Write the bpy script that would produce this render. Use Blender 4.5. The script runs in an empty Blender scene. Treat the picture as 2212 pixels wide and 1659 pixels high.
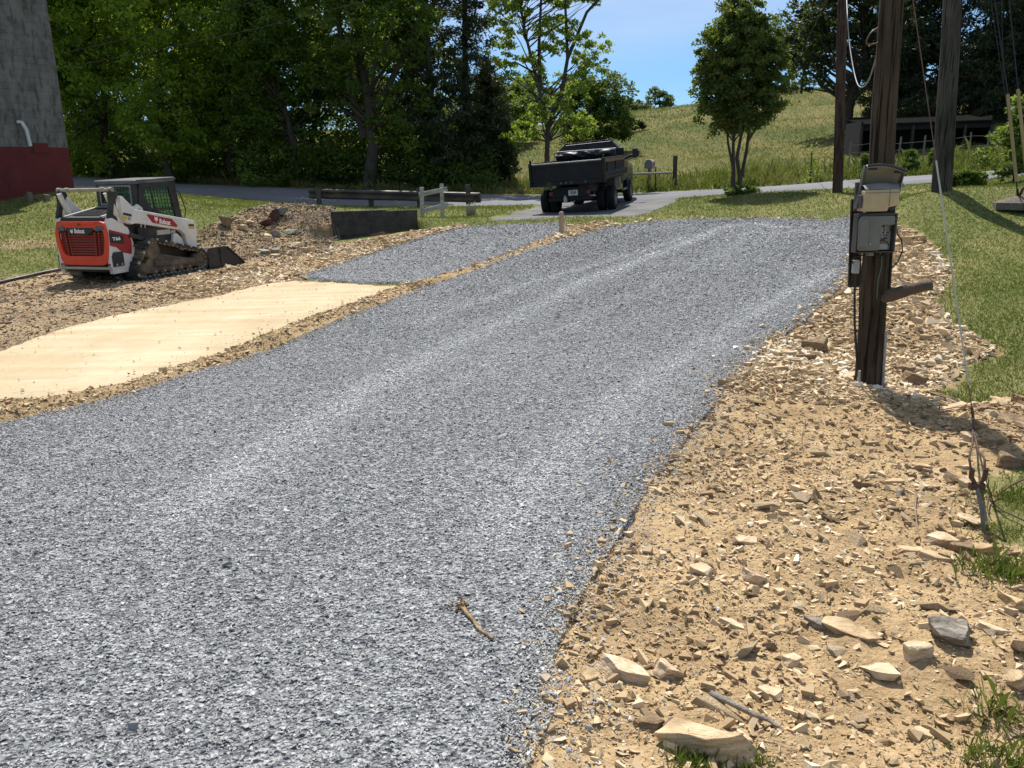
import bpy, bmesh, math, random
import numpy as np
from mathutils import Vector, Matrix, Quaternion
from mathutils.geometry import delaunay_2d_cdt
random.seed(7); RNG = np.random.default_rng(7)
SC = bpy.context.scene
COL = SC.collection
R = math.radians
# ------------------------------------------------------------ camera
F_, CX, CY = 1800.0, 1106.0, 829.5          # lens in a 2212 x 1659 frame
O = np.array([0.0, 0.0, 1.9]); PITCH, ROLL = R(14.29), R(1.2)
fw = np.array([0, math.cos(PITCH), -math.sin(PITCH)]); r0 = np.array([1.0, 0, 0]); u0 = np.cross(r0, fw)
rt = r0*math.cos(ROLL) - u0*math.sin(ROLL); up = u0*math.cos(ROLL) + r0*math.sin(ROLL)
cd = bpy.data.cameras.new('camera'); cam = bpy.data.objects.new('camera', cd); COL.objects.link(cam)
cd.sensor_width = 36; cd.lens = 36*F_/2212; cd.clip_start = .05; cd.clip_end = 3000
cam.matrix_world = Matrix([[rt[i], up[i], -fw[i], O[i]] for i in range(3)] + [[0, 0, 0, 1]])
SC.camera = cam
# ------------------------------------------------------------ light
SUN_AZ, SUN_EL = R(-5), R(57)               # sun high behind the scene (azimuth from +y, to the right)
w = bpy.data.worlds.new('World'); SC.world = w; w.use_nodes = True
wn, wl = w.node_tree.nodes, w.node_tree.links
bg = wn['Background']; sky = wn.new('ShaderNodeTexSky'); sky.sky_type = 'NISHITA'; sky.sun_disc = False
sky.sun_elevation = SUN_EL; sky.sun_rotation = SUN_AZ; sky.altitude = 300; sky.air_density = 1.0; sky.dust_density = .25; sky.ozone_density = 4.0
tc = wn.new('ShaderNodeTexCoord'); mp = wn.new('ShaderNodeMapping'); mp.inputs['Scale'].default_value = (1.1, 2.2, 7)
wl.new(tc.outputs['Generated'], mp.inputs[0])
nz = wn.new('ShaderNodeTexNoise'); nz.inputs['Scale'].default_value = 1.3; nz.inputs['Detail'].default_value = 6; nz.inputs['Roughness'].default_value = .5
wl.new(mp.outputs[0], nz.inputs['Vector'])
cr = wn.new('ShaderNodeValToRGB'); cr.color_ramp.elements[0].position = .36; cr.color_ramp.elements[1].position = .70
wl.new(nz.outputs[0], cr.inputs[0])
sp = wn.new('ShaderNodeSeparateXYZ'); wl.new(tc.outputs['Generated'], sp.inputs[0])
mr = wn.new('ShaderNodeMapRange'); mr.inputs[1].default_value = .10; mr.inputs[2].default_value = .21; mr.inputs[3].default_value = .08; mr.inputs[4].default_value = 1.0
wl.new(sp.outputs[2], mr.inputs[0])
mm = wn.new('ShaderNodeMath'); mm.operation = 'MULTIPLY'; wl.new(cr.outputs[0], mm.inputs[0]); wl.new(mr.outputs[0], mm.inputs[1])
mx = wn.new('ShaderNodeMix'); mx.data_type = 'RGBA'; mx.inputs[7].default_value = (7.2, 7.9, 8.8, 1)
wl.new(mm.outputs[0], mx.inputs[0]); tn = wn.new('ShaderNodeMix'); tn.data_type = 'RGBA'; tn.blend_type = 'MULTIPLY'; tn.inputs[0].default_value = 1; tn.inputs[7].default_value = (.60, .84, 1.06, 1); wl.new(sky.outputs[0], tn.inputs[6]); wl.new(tn.outputs[2], mx.inputs[6]); wl.new(mx.outputs[2], bg.inputs[0])
bg.inputs[1].default_value = .08
sd = bpy.data.lights.new('sun', 'SUN'); sd.energy = 4.9; sd.angle = R(.5); sd.color = (1, .955, .88)
so = bpy.data.objects.new('sun', sd); COL.objects.link(so)
SUNV = Vector((math.sin(SUN_AZ)*math.cos(SUN_EL), math.cos(SUN_AZ)*math.cos(SUN_EL), math.sin(SUN_EL)))
so.rotation_euler = (-SUNV).to_track_quat('-Z', 'Y').to_euler(); so.location = (0, 0, 60)
vs = SC.view_settings; vs.view_transform = 'Standard'; vs.look = 'None'; vs.exposure = 0.48; vs.gamma = 1; vs.use_curve_mapping = False
SC.cycles.max_bounces = 8; SC.cycles.transparent_max_bounces = 6; SC.cycles.diffuse_bounces = 3; SC.cycles.transmission_bounces = 4
SC.cycles.use_denoising = True
# ------------------------------------------------------------ helpers
def ray(px, py): return fw + rt*(px-CX)/F_ - up*(py-CY)/F_
def at(px, py, Y):
    d = ray(px, py); return O + d*(Y/d[1])
def vnoise(x, y, seed=0):
    x = np.asarray(x, float); y = np.asarray(y, float)
    xi = np.floor(x).astype(np.int64); yi = np.floor(y).astype(np.int64); fx = x-xi; fy = y-yi
    fx = fx*fx*(3-2*fx); fy = fy*fy*(3-2*fy)
    def h(a, b):
        n = (a*374761393 + b*668265263 + seed*974634777) & 0x7fffffff
        n = ((n ^ (n >> 13))*1274126177) & 0x7fffffff
        return ((n ^ (n >> 16)) & 0xffff)/65535.0
    return (h(xi, yi)*(1-fx)+h(xi+1, yi)*fx)*(1-fy) + (h(xi, yi+1)*(1-fx)+h(xi+1, yi+1)*fx)*fy
def fbm(x, y, o=4, seed=0):
    s = 0; a = .5
    for i in range(o):
        s = s + a*(vnoise(x*2**i, y*2**i, seed+i)-.5); a *= .55
    return s
def tag(o, label=None, cat=None, group=None, kind=None):
    if label: o['label'] = label
    if cat: o['category'] = cat
    if group: o['group'] = group
    if kind: o['kind'] = kind
    return o
def empty(name, M, label=None, cat=None, group=None):
    o = bpy.data.objects.new(name, None); COL.objects.link(o); o.empty_display_size = .2
    o.matrix_world = M if isinstance(M, Matrix) else Matrix.Translation(Vector(M)); tag(o, label, cat, group); return o
def link(name, me, mat, parent=None):
    o = bpy.data.objects.new(name, me); COL.objects.link(o)
    if mat: me.materials.append(mat)
    if parent: o.parent = parent
    return o
def np_mesh(name, V, Fc, nper, smooth=False, attrs=None):
    me = bpy.data.meshes.new(name); V = np.asarray(V, np.float32); Fc = np.asarray(Fc, np.int32).ravel()
    nf = len(Fc)//nper
    me.vertices.add(len(V)); me.vertices.foreach_set('co', V.ravel())
    me.loops.add(len(Fc)); me.loops.foreach_set('vertex_index', Fc)
    me.polygons.add(nf); me.polygons.foreach_set('loop_start', np.arange(nf, dtype=np.int32)*nper)
    try: me.polygons.foreach_set('loop_total', np.full(nf, nper, np.int32))
    except Exception: pass
    me.update(calc_edges=True)
    me.polygons.foreach_set('use_smooth', np.full(nf, smooth, bool))
    for k, v in (attrs or {}).items():
        a = me.attributes.new(k, 'FLOAT', 'POINT'); a.data.foreach_set('value', np.asarray(v, np.float32))
    me.validate(); return me
def rotmats(n, tilt, yaw=None, yawspread=math.pi):
    """yaw about z then random tilt"""
    a = RNG.uniform(-math.pi, math.pi, n) if yaw is None else yaw + RNG.normal(0, yawspread, n)
    t = np.abs(RNG.normal(0, tilt, n)); b = RNG.uniform(0, 2*math.pi, n)
    Z = np.zeros((n, 3, 3)); c, s = np.cos(a), np.sin(a)
    Z[:, 0, 0] = c; Z[:, 0, 1] = -s; Z[:, 1, 0] = s; Z[:, 1, 1] = c; Z[:, 2, 2] = 1
    kx, ky = np.cos(b), np.sin(b); ct, st = np.cos(t), np.sin(t); vt = 1-ct
    T = np.zeros((n, 3, 3))
    T[:, 0, 0] = ct+kx*kx*vt; T[:, 0, 1] = kx*ky*vt; T[:, 0, 2] = ky*st
    T[:, 1, 0] = kx*ky*vt; T[:, 1, 1] = ct+ky*ky*vt; T[:, 1, 2] = -kx*st
    T[:, 2, 0] = -ky*st; T[:, 2, 1] = kx*st; T[:, 2, 2] = ct
    return T @ Z
def scatter(name, shapes, P, S, Rm, mat, parent=None, rnd=None, smooth=False):
    """shapes: list of (V,F) with the same F arity; P (n,3) S (n,3) Rm (n,3,3): one mesh of many pieces"""
    n = len(P); rnd = RNG.random(n) if rnd is None else rnd
    pick = RNG.integers(0, len(shapes), n); Vs, Fs, As, off = [], [], [], 0
    for k, (V, Fc) in enumerate(shapes):
        i = np.nonzero(pick == k)[0]
        if not len(i): continue
        v = np.einsum('nij,nvj->nvi', Rm[i], V[None]*S[i][:, None, :]) + P[i][:, None, :]
        Vs.append(v.reshape(-1, 3)); Fs.append((Fc[None]+(np.arange(len(i))*len(V))[:, None, None]+off).reshape(-1, Fc.shape[1]))
        As.append(np.repeat(rnd[i], len(V))); off += len(i)*len(V)
    me = np_mesh(name, np.concatenate(Vs), np.concatenate(Fs), shapes[0][1].shape[1], smooth, {'rnd': np.concatenate(As)})
    return link(name, me, mat, parent)
class MB:
    def __init__(s): s.v = []; s.f = []; s.sm = []
    def add(s, V, Fc, smooth=False):
        o = len(s.v); s.v += [tuple(map(float, p)) for p in V]; s.f += [tuple(int(i)+o for i in f) for f in Fc]; s.sm += [smooth]*len(Fc); return s
    def box(s, c, d, M=None):
        V = [Vector((sx*d[0]/2, sy*d[1]/2, sz*d[2]/2)) for sx in (-1, 1) for sy in (-1, 1) for sz in (-1, 1)]
        if M is not None: V = [M @ p for p in V]
        return s.add([p+Vector(c) for p in V], [(0, 1, 3, 2), (4, 6, 7, 5), (0, 4, 5, 1), (2, 3, 7, 6), (0, 2, 6, 4), (1, 5, 7, 3)])
    def bb(s, a, b): return s.box([(a[i]+b[i])/2 for i in range(3)], [abs(b[i]-a[i]) for i in range(3)])
    def beam(s, a, b, wd, th, upv=(0, 0, 1)):
        a, b = Vector(a), Vector(b); x = (b-a); L = x.length; x.normalize(); y = Vector(upv).cross(x)
        if y.length < 1e-4: y = Vector((0, 1, 0)).cross(x)
        y.normalize(); z = x.cross(y)
        return s.box((a+b)/2, (L, wd, th), Matrix((x, y, z)).transposed())
    def prism(s, poly, axis, a, b):
        def P(p, t):
            q = [0, 0, 0]; o = [i for i in range(3) if i != axis]; q[o[0]] = p[0]; q[o[1]] = p[1]; q[axis] = t; return q
        n = len(poly); V = [P(p, a) for p in poly]+[P(p, b) for p in poly]
        return s.add(V, [tuple(range(n)), tuple(range(2*n-1, n-1, -1))]+[(i, n+i, n+(i+1) % n, (i+1) % n) for i in range(n)])
    def ring(s, outer, inner, axis, a, b):
        """closed band between two outlines of equal count"""
        def P(p, t):
            q = [0, 0, 0]; o = [i for i in range(3) if i != axis]; q[o[0]] = p[0]; q[o[1]] = p[1]; q[axis] = t; return q
        n = len(outer); V = [P(p, a) for p in outer]+[P(p, b) for p in outer]+[P(p, a) for p in inner]+[P(p, b) for p in inner]; f = []
        for i in range(n):
            j = (i+1) % n
            f += [(i, n+i, n+j, j), (2*n+i, 2*n+j, 3*n+j, 3*n+i), (i, j, 2*n+j, 2*n+i), (n+i, 3*n+i, 3*n+j, n+j)]
        return s.add(V, f)
    def tube(s, path, rad, n=8, caps=True, smooth=True):
        path = [Vector(p) for p in path]; m = len(path); rad = [rad]*m if np.isscalar(rad) else list(rad)
        V = []; ref = None
        for i, p in enumerate(path):
            t = (path[min(i+1, m-1)]-path[max(i-1, 0)]).normalized()
            if ref is None: ref = Vector((1, 0, 0)) if abs(t.x) < .8 else Vector((0, 1, 0))
            x = (ref-t*ref.dot(t)).normalized(); ref = x; y = t.cross(x)
            V += [p+(x*math.cos(2*math.pi*k/n)+y*math.sin(2*math.pi*k/n))*rad[i] for k in range(n)]
        f = [(i*n+k, i*n+(k+1) % n, (i+1)*n+(k+1) % n, (i+1)*n+k) for i in range(m-1) for k in range(n)]
        s.add(V, f, smooth)
        if caps: s.add(V[:n], [tuple(range(n-1, -1, -1))]); s.add(V[-n:], [tuple(range(n))])
        return s
    def cyl(s, a, b, r1, r2=None, n=20): return s.tube([a, b], [r1, r1 if r2 is None else r2], n)
    def lathe(s, prof, c=(0, 0, 0), axis=2, n=24, smooth=True):
        V = []
        for r, h in prof:
            for k in range(n):
                a = 2*math.pi*k/n; q = [0, 0, 0]; o = [i for i in range(3) if i != axis]
                q[o[0]] = r*math.cos(a); q[o[1]] = r*math.sin(a); q[axis] = h; V.append([q[i]+c[i] for i in range(3)])
        m = len(prof); return s.add(V, [(i*n+k, i*n+(k+1) % n, (i+1)*n+(k+1) % n, (i+1)*n+k) for i in range(m-1) for k in range(n)], smooth)
    def build(s, name, mat, parent=None, bevel=0, seg=2):
        me = bpy.data.meshes.new(name); me.from_pydata(s.v, [], s.f); me.polygons.foreach_set('use_smooth', s.sm); me.update()
        bm = bmesh.new(); bm.from_mesh(me); bmesh.ops.recalc_face_normals(bm, faces=bm.faces); bm.to_mesh(me); bm.free()
        o = link(name, me, mat, parent)
        if bevel:
            md = o.modifiers.new('bevel', 'BEVEL'); md.width = bevel; md.segments = seg; md.limit_method = 'ANGLE'; md.angle_limit = R(35)
        return o
# ------------------------------------------------------------ materials
class NT:
    def __init__(s, name):
        s.m = bpy.data.materials.new(name); s.m.use_nodes = True; s.t = s.m.node_tree; s.b = s.t.nodes['Principled BSDF']; s.out = s.t.nodes['Material Output']
    def n(s, ty, ins=(), **pr):
        nd = s.t.nodes.new('ShaderNode'+ty)
        for k, v in pr.items(): setattr(nd, k, v)
        for k, v in (ins.items() if isinstance(ins, dict) else enumerate(ins)):
            if v is None: continue
            if isinstance(v, bpy.types.NodeSocket): s.t.links.new(v, nd.inputs[k])
            else: nd.inputs[k].default_value = v
        return nd
    def set(s, k, v):
        if isinstance(v, bpy.types.NodeSocket): s.t.links.new(v, s.b.inputs[k])
        else: s.b.inputs[k].default_value = v
    def co(s, kind='Object', scale=(1, 1, 1)):
        return s.n('Mapping', {0: s.n('TexCoord').outputs[kind], 'Scale': scale}).outputs[0]
    def noise(s, vec, sc, det=4, rough=.55): return s.n('TexNoise', {'Vector': vec, 'Scale': sc, 'Detail': det, 'Roughness': rough}).outputs[0]
    def ramp(s, fac, stops):
        nd = s.n('ValToRGB', [fac]); e = nd.color_ramp.elements
        while len(e) < len(stops): e.new(.5)
        for q, (p, c) in zip(e, stops): q.position = p; q.color = c if len(c) == 4 else (*c, 1)
        return nd.outputs[0]
    def mix(s, f, a, b, bl='MIX'):
        A = lambda c: c if isinstance(c, bpy.types.NodeSocket) else ((*c, 1) if len(c) == 3 else c)
        return s.n('Mix', {0: f, 6: A(a), 7: A(b)}, data_type='RGBA', blend_type=bl).outputs[2]
    def math(s, op, a, b=None, c=None): return s.n('Math', [a, b, c], operation=op).outputs[0]
    def rng(s, v, a, b, c=0, d=1): return s.n('MapRange', [v, a, b, c, d]).outputs[0]
    def attr(s, name): return s.n('Attribute', attribute_name=name).outputs['Fac']
    def bump(s, h, st, dist=.02): s.set('Normal', s.n('Bump', {'Strength': st, 'Distance': dist, 'Height': h}).outputs[0])
MATS = {}
def pm(name, c1, c2, sc=4, rough=.6, bump=.15, metal=0, stretch=(1, 1, 1), dirt=None, spec=.4, coat=0, det=5):
    """painted / worn surface: two tones by noise, optional dirt colour in patches, bump"""
    if name in MATS: return MATS[name]
    t = NT(name); v = t.co('Object', stretch); n = t.noise(v, sc, det)
    c = t.ramp(n, [(.3, c1), (.72, c2)])
    if dirt: c = t.mix(t.rng(t.noise(v, sc*.45, 6, .65), .48, .72), c, dirt)
    t.set('Base Color', c); t.set('Roughness', t.rng(n, .2, .8, max(rough-.12, .03), min(rough+.12, 1))); t.set('Metallic', metal); t.set('Specular IOR Level', spec)
    if coat: t.set('Coat Weight', coat)
    if bump: t.bump(t.noise(v, sc*5, 4), bump, .01)
    MATS[name] = t.m; return t.m
def leafmat(name, ca, cb, trans=.45, cc=None):
    t = NT(name); r = t.attr('rnd'); c = t.ramp(r, [(0, ca), (.8, cb), (1, cc or cb)])
    t.set('Base Color', c); t.set('Roughness', .55); t.set('Specular IOR Level', .3)
    tr = t.n('BsdfTranslucent', {0: t.mix(.5, c, (.30, .40, .03), 'MIX')})
    mxs = t.n('MixShader', {0: trans, 1: t.b.outputs[0], 2: tr.outputs[0]}); t.t.links.new(mxs.outputs[0], t.out.inputs[0]); return t.m
def stonemat(name, stops, bump=.5, rough=.85, sc=60):
    t = NT(name); r = t.attr('rnd'); v = t.co('Object'); c = t.ramp(r, stops)
    n = t.noise(v, sc, 4); c = t.mix(t.rng(n, .3, .75, .0, .4), c, (.9, .85, .75), 'MULTIPLY')
    t.set('Base Color', c); t.set('Roughness', rough); t.set('Specular IOR Level', .25)
    if bump: t.bump(n, bump, .004)
    return t.m
# ------------------------------------------------------------ terrain
SKO = np.array([-7.5856, 17.1674, .0154]); SKH = 18.5
T = [(720,530,21.6),(950,503,22.5),(1220,487,23),(1345,487,22.6),(1500,474,22.8),(1640,471,22),(1845,471,19),
 (1195,459,28.6),(1325,453,28.0),(1368,432,32.6),(1945,490,15.5),(2050,600,11.6),(2140,750,9),(2212,880,7.4),(2212,600,11.6),(2212,450,15.6),(2040,408,17),(1810,416,25),(1587,421,28.8),
 (165,406,38),(430,421,36.5),(680,440,35),(900,443,34.5),(1060,443,34),(1459,428,31.5),(1697,412,28.5),(1825,408,27),(1955,400,25),(2122,387,24),
 (165,379,46),(430,398,44),(560,402,43),(680,408,41.5),(900,420,40),(1060,420,39.5),(1372,417,38),(1697,400,34),(1825,391,32),(1955,382,30),(2122,372,29),
 (900,292,92),(1100,288,92),(1370,243,94),(1480,230,96),(1700,197,94),(1850,190,92),(2100,190,88),(2212,190,88),
 (1400,335,58),(1600,325,54),(1100,360,58),(1830,279,52),(1830,350,38),(1980,345,37),(2120,335,36),(100,350,58),(600,365,56),(300,280,92),
 (165,410,28),(0,432,26),(60,500,21),(0,600,16.2),(150,560,18),(430,440,27),(560,450,27.5),(480,492,21.5),(600,480,23),(690,448,26),(800,453,25.5),(905,476,27),(1017,455,29),(860,492,23.2),(1000,470,26)]
PT = [tuple(at(*p)) for p in T]
PT += [(x, y, 0.0) for x in (-9, -4, 0, 4, 9) for y in (-12, -4, 1, 4)] + [(-5, 7.5, .02), (0, 8, .03), (3.14, 7.1, -.02), (5, 6, -.03), (-7, 11, .03), (-1.5, 11, .06), (2.5, 11, .1), (4.2, 10, .1), (-3.5, 16, .03)]
hs, hc = math.sin(R(SKH)), math.cos(R(SKH))
PT += [(SKO[0]+hs*a-hc*b, SKO[1]+hc*a+hs*b, SKO[2]) for a in (-1.6, 1.2, 2.2) for b in (-1.1, 1.1)]
PT += [(x, y, z) for x, y, z in ((-120, 60, 6), (120, 60, 9), (-120, 170, 16), (0, 150, 7), (120, 150, 8), (0, 320, 2), (-220, 320, 10), (220, 320, 2), (-60, 5, 1), (60, 5, 3), (-60, -40, 0), (60, -40, 1), (35, 18, 3.2), (-40, 30, 2.6))]
PT = np.array(PT); _s = 20.0
def _tp(d2): return np.where(d2 > 1e-12, .5*d2*np.log(np.maximum(d2, 1e-12)), 0)
def _k(a, b): return _tp(((a[:, None, :2]-b[None, :, :2])**2).sum(-1)/_s**2)
_n = len(PT); _A = np.zeros((_n+3, _n+3)); _A[:_n, :_n] = _k(PT, PT)+np.eye(_n)*3e-4; _A[:_n, _n] = 1; _A[:_n, _n+1:] = PT[:, :2]/_s; _A[_n:, :_n] = _A[:_n, _n:].T
_c = np.linalg.solve(_A, np.concatenate([PT[:, 2], [0, 0, 0]]))
WL0, WL1 = at(719, 459, 23.2)[:2], at(892, 456, 24.2)[:2]           # block wall line above the ditch
_wd = (WL1-WL0)/np.linalg.norm(WL1-WL0); _wn = np.array([_wd[1], -_wd[0]]); WLL = np.linalg.norm(WL1-WL0)
def sst(x, a, b): t = np.clip((x-a)/(b-a), 0, 1); return t*t*(3-2*t)
def zf(x, y):
    x = np.atleast_1d(np.asarray(x, float)); y = np.atleast_1d(np.asarray(y, float)); q = np.stack([x.ravel(), y.ravel()], 1); out = np.empty(len(q))
    for i in range(0, len(q), 20000):
        s = q[i:i+20000]; out[i:i+20000] = _k(s, PT) @ _c[:_n] + _c[_n] + s/_s @ _c[_n+1:]
    z = out.reshape(x.shape)
    al = (x-WL0[0])*_wd[0]+(y-WL0[1])*_wd[1]; fr = (x-WL0[0])*_wn[0]+(y-WL0[1])*_wn[1]
    z = z - .75*sst(fr, -.16, .02)*(1-sst(fr, .35, 1.25))*sst(al, -1.1, .25)*(1-sst(al, WLL-.3, WLL+.5))
    return z
def G(px, py):
    """where the view ray of a pixel meets the ground"""
    d = ray(px, py); d = d/np.linalg.norm(d); t = 2*1.006**np.arange(900); p = O+d*t[:, None]
    b = p[:, 2]-zf(p[:, 0], p[:, 1]); i = np.nonzero(b < 0)[0]
    if not len(i): return p[-1]
    i = i[0]; k = b[i-1]/(b[i-1]-b[i]) if i else 0; q = p[i-1]*(1-k)+p[i]*k; q[2] = zf(q[0], q[1])[0]; return q
def GP(pts): return np.array([G(*p) for p in pts])
def onz(x, y, dz=0.0): return np.array([x, y, zf(x, y)[0]+dz])
def inpoly(x, y, P):
    x = np.asarray(x); ins = np.zeros(x.shape, bool); n = len(P)
    for i in range(n):
        x1, y1 = P[i][:2]; x2, y2 = P[i-1][:2]
        c = ((y1 > y) != (y2 > y)); ins ^= c & (x < (x2-x1)*(y-y1)/((y2-y1) if y2 != y1 else 1e-12)+x1)
    return ins
def segdist(x, y, P, closed=True):
    d = np.full(np.shape(x), 1e9)
    for i in range(0 if closed else 1, len(P)):
        a = P[i-1][:2]; b = P[i][:2]; e = b-a; L = (e**2).sum()+1e-12; t = np.clip(((x-a[0])*e[0]+(y-a[1])*e[1])/L, 0, 1)
        d = np.minimum(d, np.hypot(x-a[0]-t*e[0], y-a[1]-t*e[1]))
    return d
def sdf(x, y, P): d = segdist(x, y, P); return np.where(inpoly(x, y, P), d, -d)
GRAVEL = GP([(-160,965),(0,914),(110,892),(250,860),(400,812),(560,764),(700,702),(860,642),(1000,590),(1130,542),(1230,514),(1300,495),(1345,487),(1400,479),(1500,474),(1640,471.5),(1760,471),(1862,473),
 (1868,500),(1858,545),(1840,580),(1810,628),(1740,692),(1650,750),(1580,822),(1530,892),(1470,967),(1410,1042),(1370,1102),(1320,1192),(1270,1267),(1235,1332),(1195,1420),(1205,1480),(1190,1560),(1140,1660),(1080,1900)])
GRAVEL = np.concatenate([GRAVEL, np.array([[.2, 1.0, 0], [.2, -3, 0], [-6, -3, 0], [-7.2, 3, 0]])])
PAD = GP([(640,601),(700,581),(760,561),(820,541),(900,517),(1000,492),(1100,485),(1200,482),(1232,487),(1215,501),(1130,536),(1040,568),(960,598),(880,613),(780,613),(690,607)])
SAND = GP([(-150,790),(0,752),(150,700),(300,668),(450,640),(560,613),(640,605),(780,612),(872,616),(800,645),(690,680),(560,730),(400,790),(280,825),(160,860),(60,863),(0,864),(-150,880)])
RUB1 = GP([(1700,600),(1890,495),(1945,488),(1990,510),(2040,560),(2052,600),(2022,650),(2050,690),(2140,745),(2154,765),(2090,792),(2040,835),(1990,856),(2080,880),(2212,884),(2420,900),(2420,985),(2212,1000),(2140,1020),(2120,1080),(2132,1160),(2212,1200),(2420,1230),(2500,1700),(2400,1800),(1060,1800),(1060,1300),(1300,900)])
RUB2 = GP([(-150,985),(-150,872),(160,856),(280,821),(560,726),(690,676),(870,612),(1040,565),(1130,533),(1210,499),(1228,487),(1280,481),(1352,483),(1345,500),(1130,560),(1000,602),(560,778),(250,874),(0,930)])
RUB3 = GP([(430,650),(560,618),(650,606),(760,568),(900,522),(1010,492),(1000,484),(950,493),(860,505),(730,526),(600,556),(480,583),(300,640)])
DIRT = GP([(-150,606),(0,602),(120,582),(200,572),(480,556),(560,543),(700,543),(730,527),(600,562),(480,640),(300,680),(150,712),(0,762),(-150,800)])
BANK = GP([(425,500),(480,478),(520,462),(600,448),(690,440),(722,452),(728,530),(700,548),(560,552),(480,568),(425,560)])
APRON = GP([(1042,478),(1070,469),(1110,457),(1150,449),(1168,440),(1240,436),(1380,430),(1470,425),(1452,439),(1405,458),(1377,467),(1300,467),(1221,468),(1120,475)])
STRIP2 = GP([(-80,522),(0,521),(60,519),(126,523),(126,532),(60,538),(0,537),(-80,540)])
XS = np.concatenate([np.arange(-300, -120, 15), np.arange(-120, -40, 3), np.arange(-40, -12, .4), np.arange(-12, -5, .12), np.arange(-5, .2, .07), np.arange(.2, 4.6, .04), np.arange(4.6, 12, .12), np.arange(12, 40, .4), np.arange(40, 120, 3), np.arange(120, 301, 15)])
YS = np.concatenate([np.arange(-40, -4, 2), np.arange(-4, 1, .5), np.arange(1, 2, .07), np.arange(2, 7.6, .04), np.arange(7.6, 9.5, .07), np.arange(9.5, 26, .12), np.arange(26, 48, .3), np.arange(48, 130, 1.3), np.arange(130, 400, 12)])
GX, GY = np.meshgrid(XS, YS); GZ = zf(GX, GY)
near = GY < 60
d_r1 = np.full(GX.shape, -9.0); d_r2 = d_r1.copy(); d_d = d_r1.copy(); d_b = d_r1.copy(); d_r3 = d_r1.copy(); d_x = d_r1.copy()
for arr, P in ((d_r1, RUB1), (d_r2, RUB2), (d_r3, RUB3), (d_d, DIRT), (d_b, BANK), (d_x, STRIP2)): arr[near] = sdf(GX[near], GY[near], P)
rub = np.maximum(np.maximum(d_r1, d_r2), d_r3); dirt = np.maximum(np.maximum(d_d, d_b), d_x)
w_r = np.clip(.5+rub/.7, 0, 1); w_d = np.clip(.5+dirt/.9, 0, 1)*(1-w_r*.5)
ROADN = GP([(-330,394),(-100,397),(165,406),(430,421),(680,440),(900,443),(1060,443),(1250,437),(1459,428),(1697,412),(1825,408),(1955,400),(2122,387),(2330,370)])
ROADF = np.array([at(px, py, y) for px, py, y in ((-330,362,53),(-100,368,50),(165,379,46),(430,398,44),(680,408,41.5),(900,420,40),(1060,420,39.5),(1210,419,38.8),(1372,417,38),(1697,400,34),(1825,391,32),(1955,382,30),(2122,372,29),(2330,356,28.3))])
ROADPOLY = np.concatenate([ROADN, ROADF[::-1]])
w_road = np.full(GX.shape, -9.0); w_road[near] = sdf(GX[near], GY[near], ROADPOLY)
past = sst(GY - np.interp(GX, ROADF[:, 0], ROADF[:, 1]), -.5, 1.2)
mask_near = sst(np.hypot(GX, GY), 60, 3)
GZ = GZ + w_r*(fbm(GX*2.2, GY*2.2, 5, 3)*.10+(np.abs(fbm(GX*6.5, GY*6.5, 4, 33))*.10-.02)+.07*np.exp(-((GX-3.0)**2/.9+(GY-7.3)**2/.5))+.12*sst(GX, 2.9, 3.6)*sst(GY, 4.2, 5.0)*(1-sst(GY, 6.2, 6.8))*(.4+vnoise(GX*4, GY*4, 61))) + w_d*fbm(GX*1.6, GY*1.6, 5, 8)*.09 + np.clip(.3+d_b/.5, 0, 1)*(fbm(GX*1.5, GY*1.5, 5, 51)*.42) + past*fbm(GX*.15, GY*.15, 4, 5)*.8*sst(GY, 45, 60) + (1-w_r)*(1-past)*fbm(GX*1.1, GY*1.1, 3, 11)*.04
GZ = GZ - .12*np.clip(.3+w_road/1.0, 0, 1)*sst(w_road, -.4, .1)
d_gr = np.full(GX.shape, -9.0); d_gr[near] = np.maximum(np.maximum(sdf(GX[near], GY[near], GRAVEL), sdf(GX[near], GY[near], PAD)), sdf(GX[near], GY[near], SAND))
GZ = GZ - .08*sst(d_gr, .02, .25)
berm = segdist(GX, GY, GP([(0,905),(250,850),(560,752),(870,630),(1130,548),(1228,505),(1320,488)]), False)
GZ = GZ + .07*np.exp(-(berm/.16)**2)*(.6+vnoise(GX*3, GY*3, 5))
d_ap = np.full(GX.shape, -9.0); d_ap[near] = sdf(GX[near], GY[near], APRON); GZ = GZ - .1*sst(d_ap, -.1, .3)
_nx, _ny = len(XS), len(YS)
def gz(x, y):
    """height of the built ground mesh (bilinear)"""
    x = np.asarray(x, float); y = np.asarray(y, float)
    i = np.clip(np.searchsorted(XS, x)-1, 0, _nx-2); j = np.clip(np.searchsorted(YS, y)-1, 0, _ny-2)
    a = np.clip((x-XS[i])/(XS[i+1]-XS[i]), 0, 1); b = np.clip((y-YS[j])/(YS[j+1]-YS[j]), 0, 1)
    return (GZ[j, i]*(1-a)+GZ[j, i+1]*a)*(1-b)+(GZ[j+1, i]*(1-a)+GZ[j+1, i+1]*a)*b
idx = np.arange(_nx*_ny).reshape(_ny, _nx)
FQ = np.stack([idx[:-1, :-1], idx[:-1, 1:], idx[1:, 1:], idx[1:, :-1]], -1).reshape(-1, 4)
gme = np_mesh('ground', np.stack([GX, GY, GZ], -1).reshape(-1, 3), FQ, 4, True, {'rub': w_r.ravel(), 'dirt': w_d.ravel(), 'past': past.ravel()})
t = NT('ground'); v = t.co('Object')
n1 = t.noise(v, .6, 5); n2 = t.noise(v, 5, 6, .65); n3 = t.noise(v, 40, 4, .6); vg = t.co('Object', (1, .45, 1)); n4 = t.noise(vg, 22, 4, .7)
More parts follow.
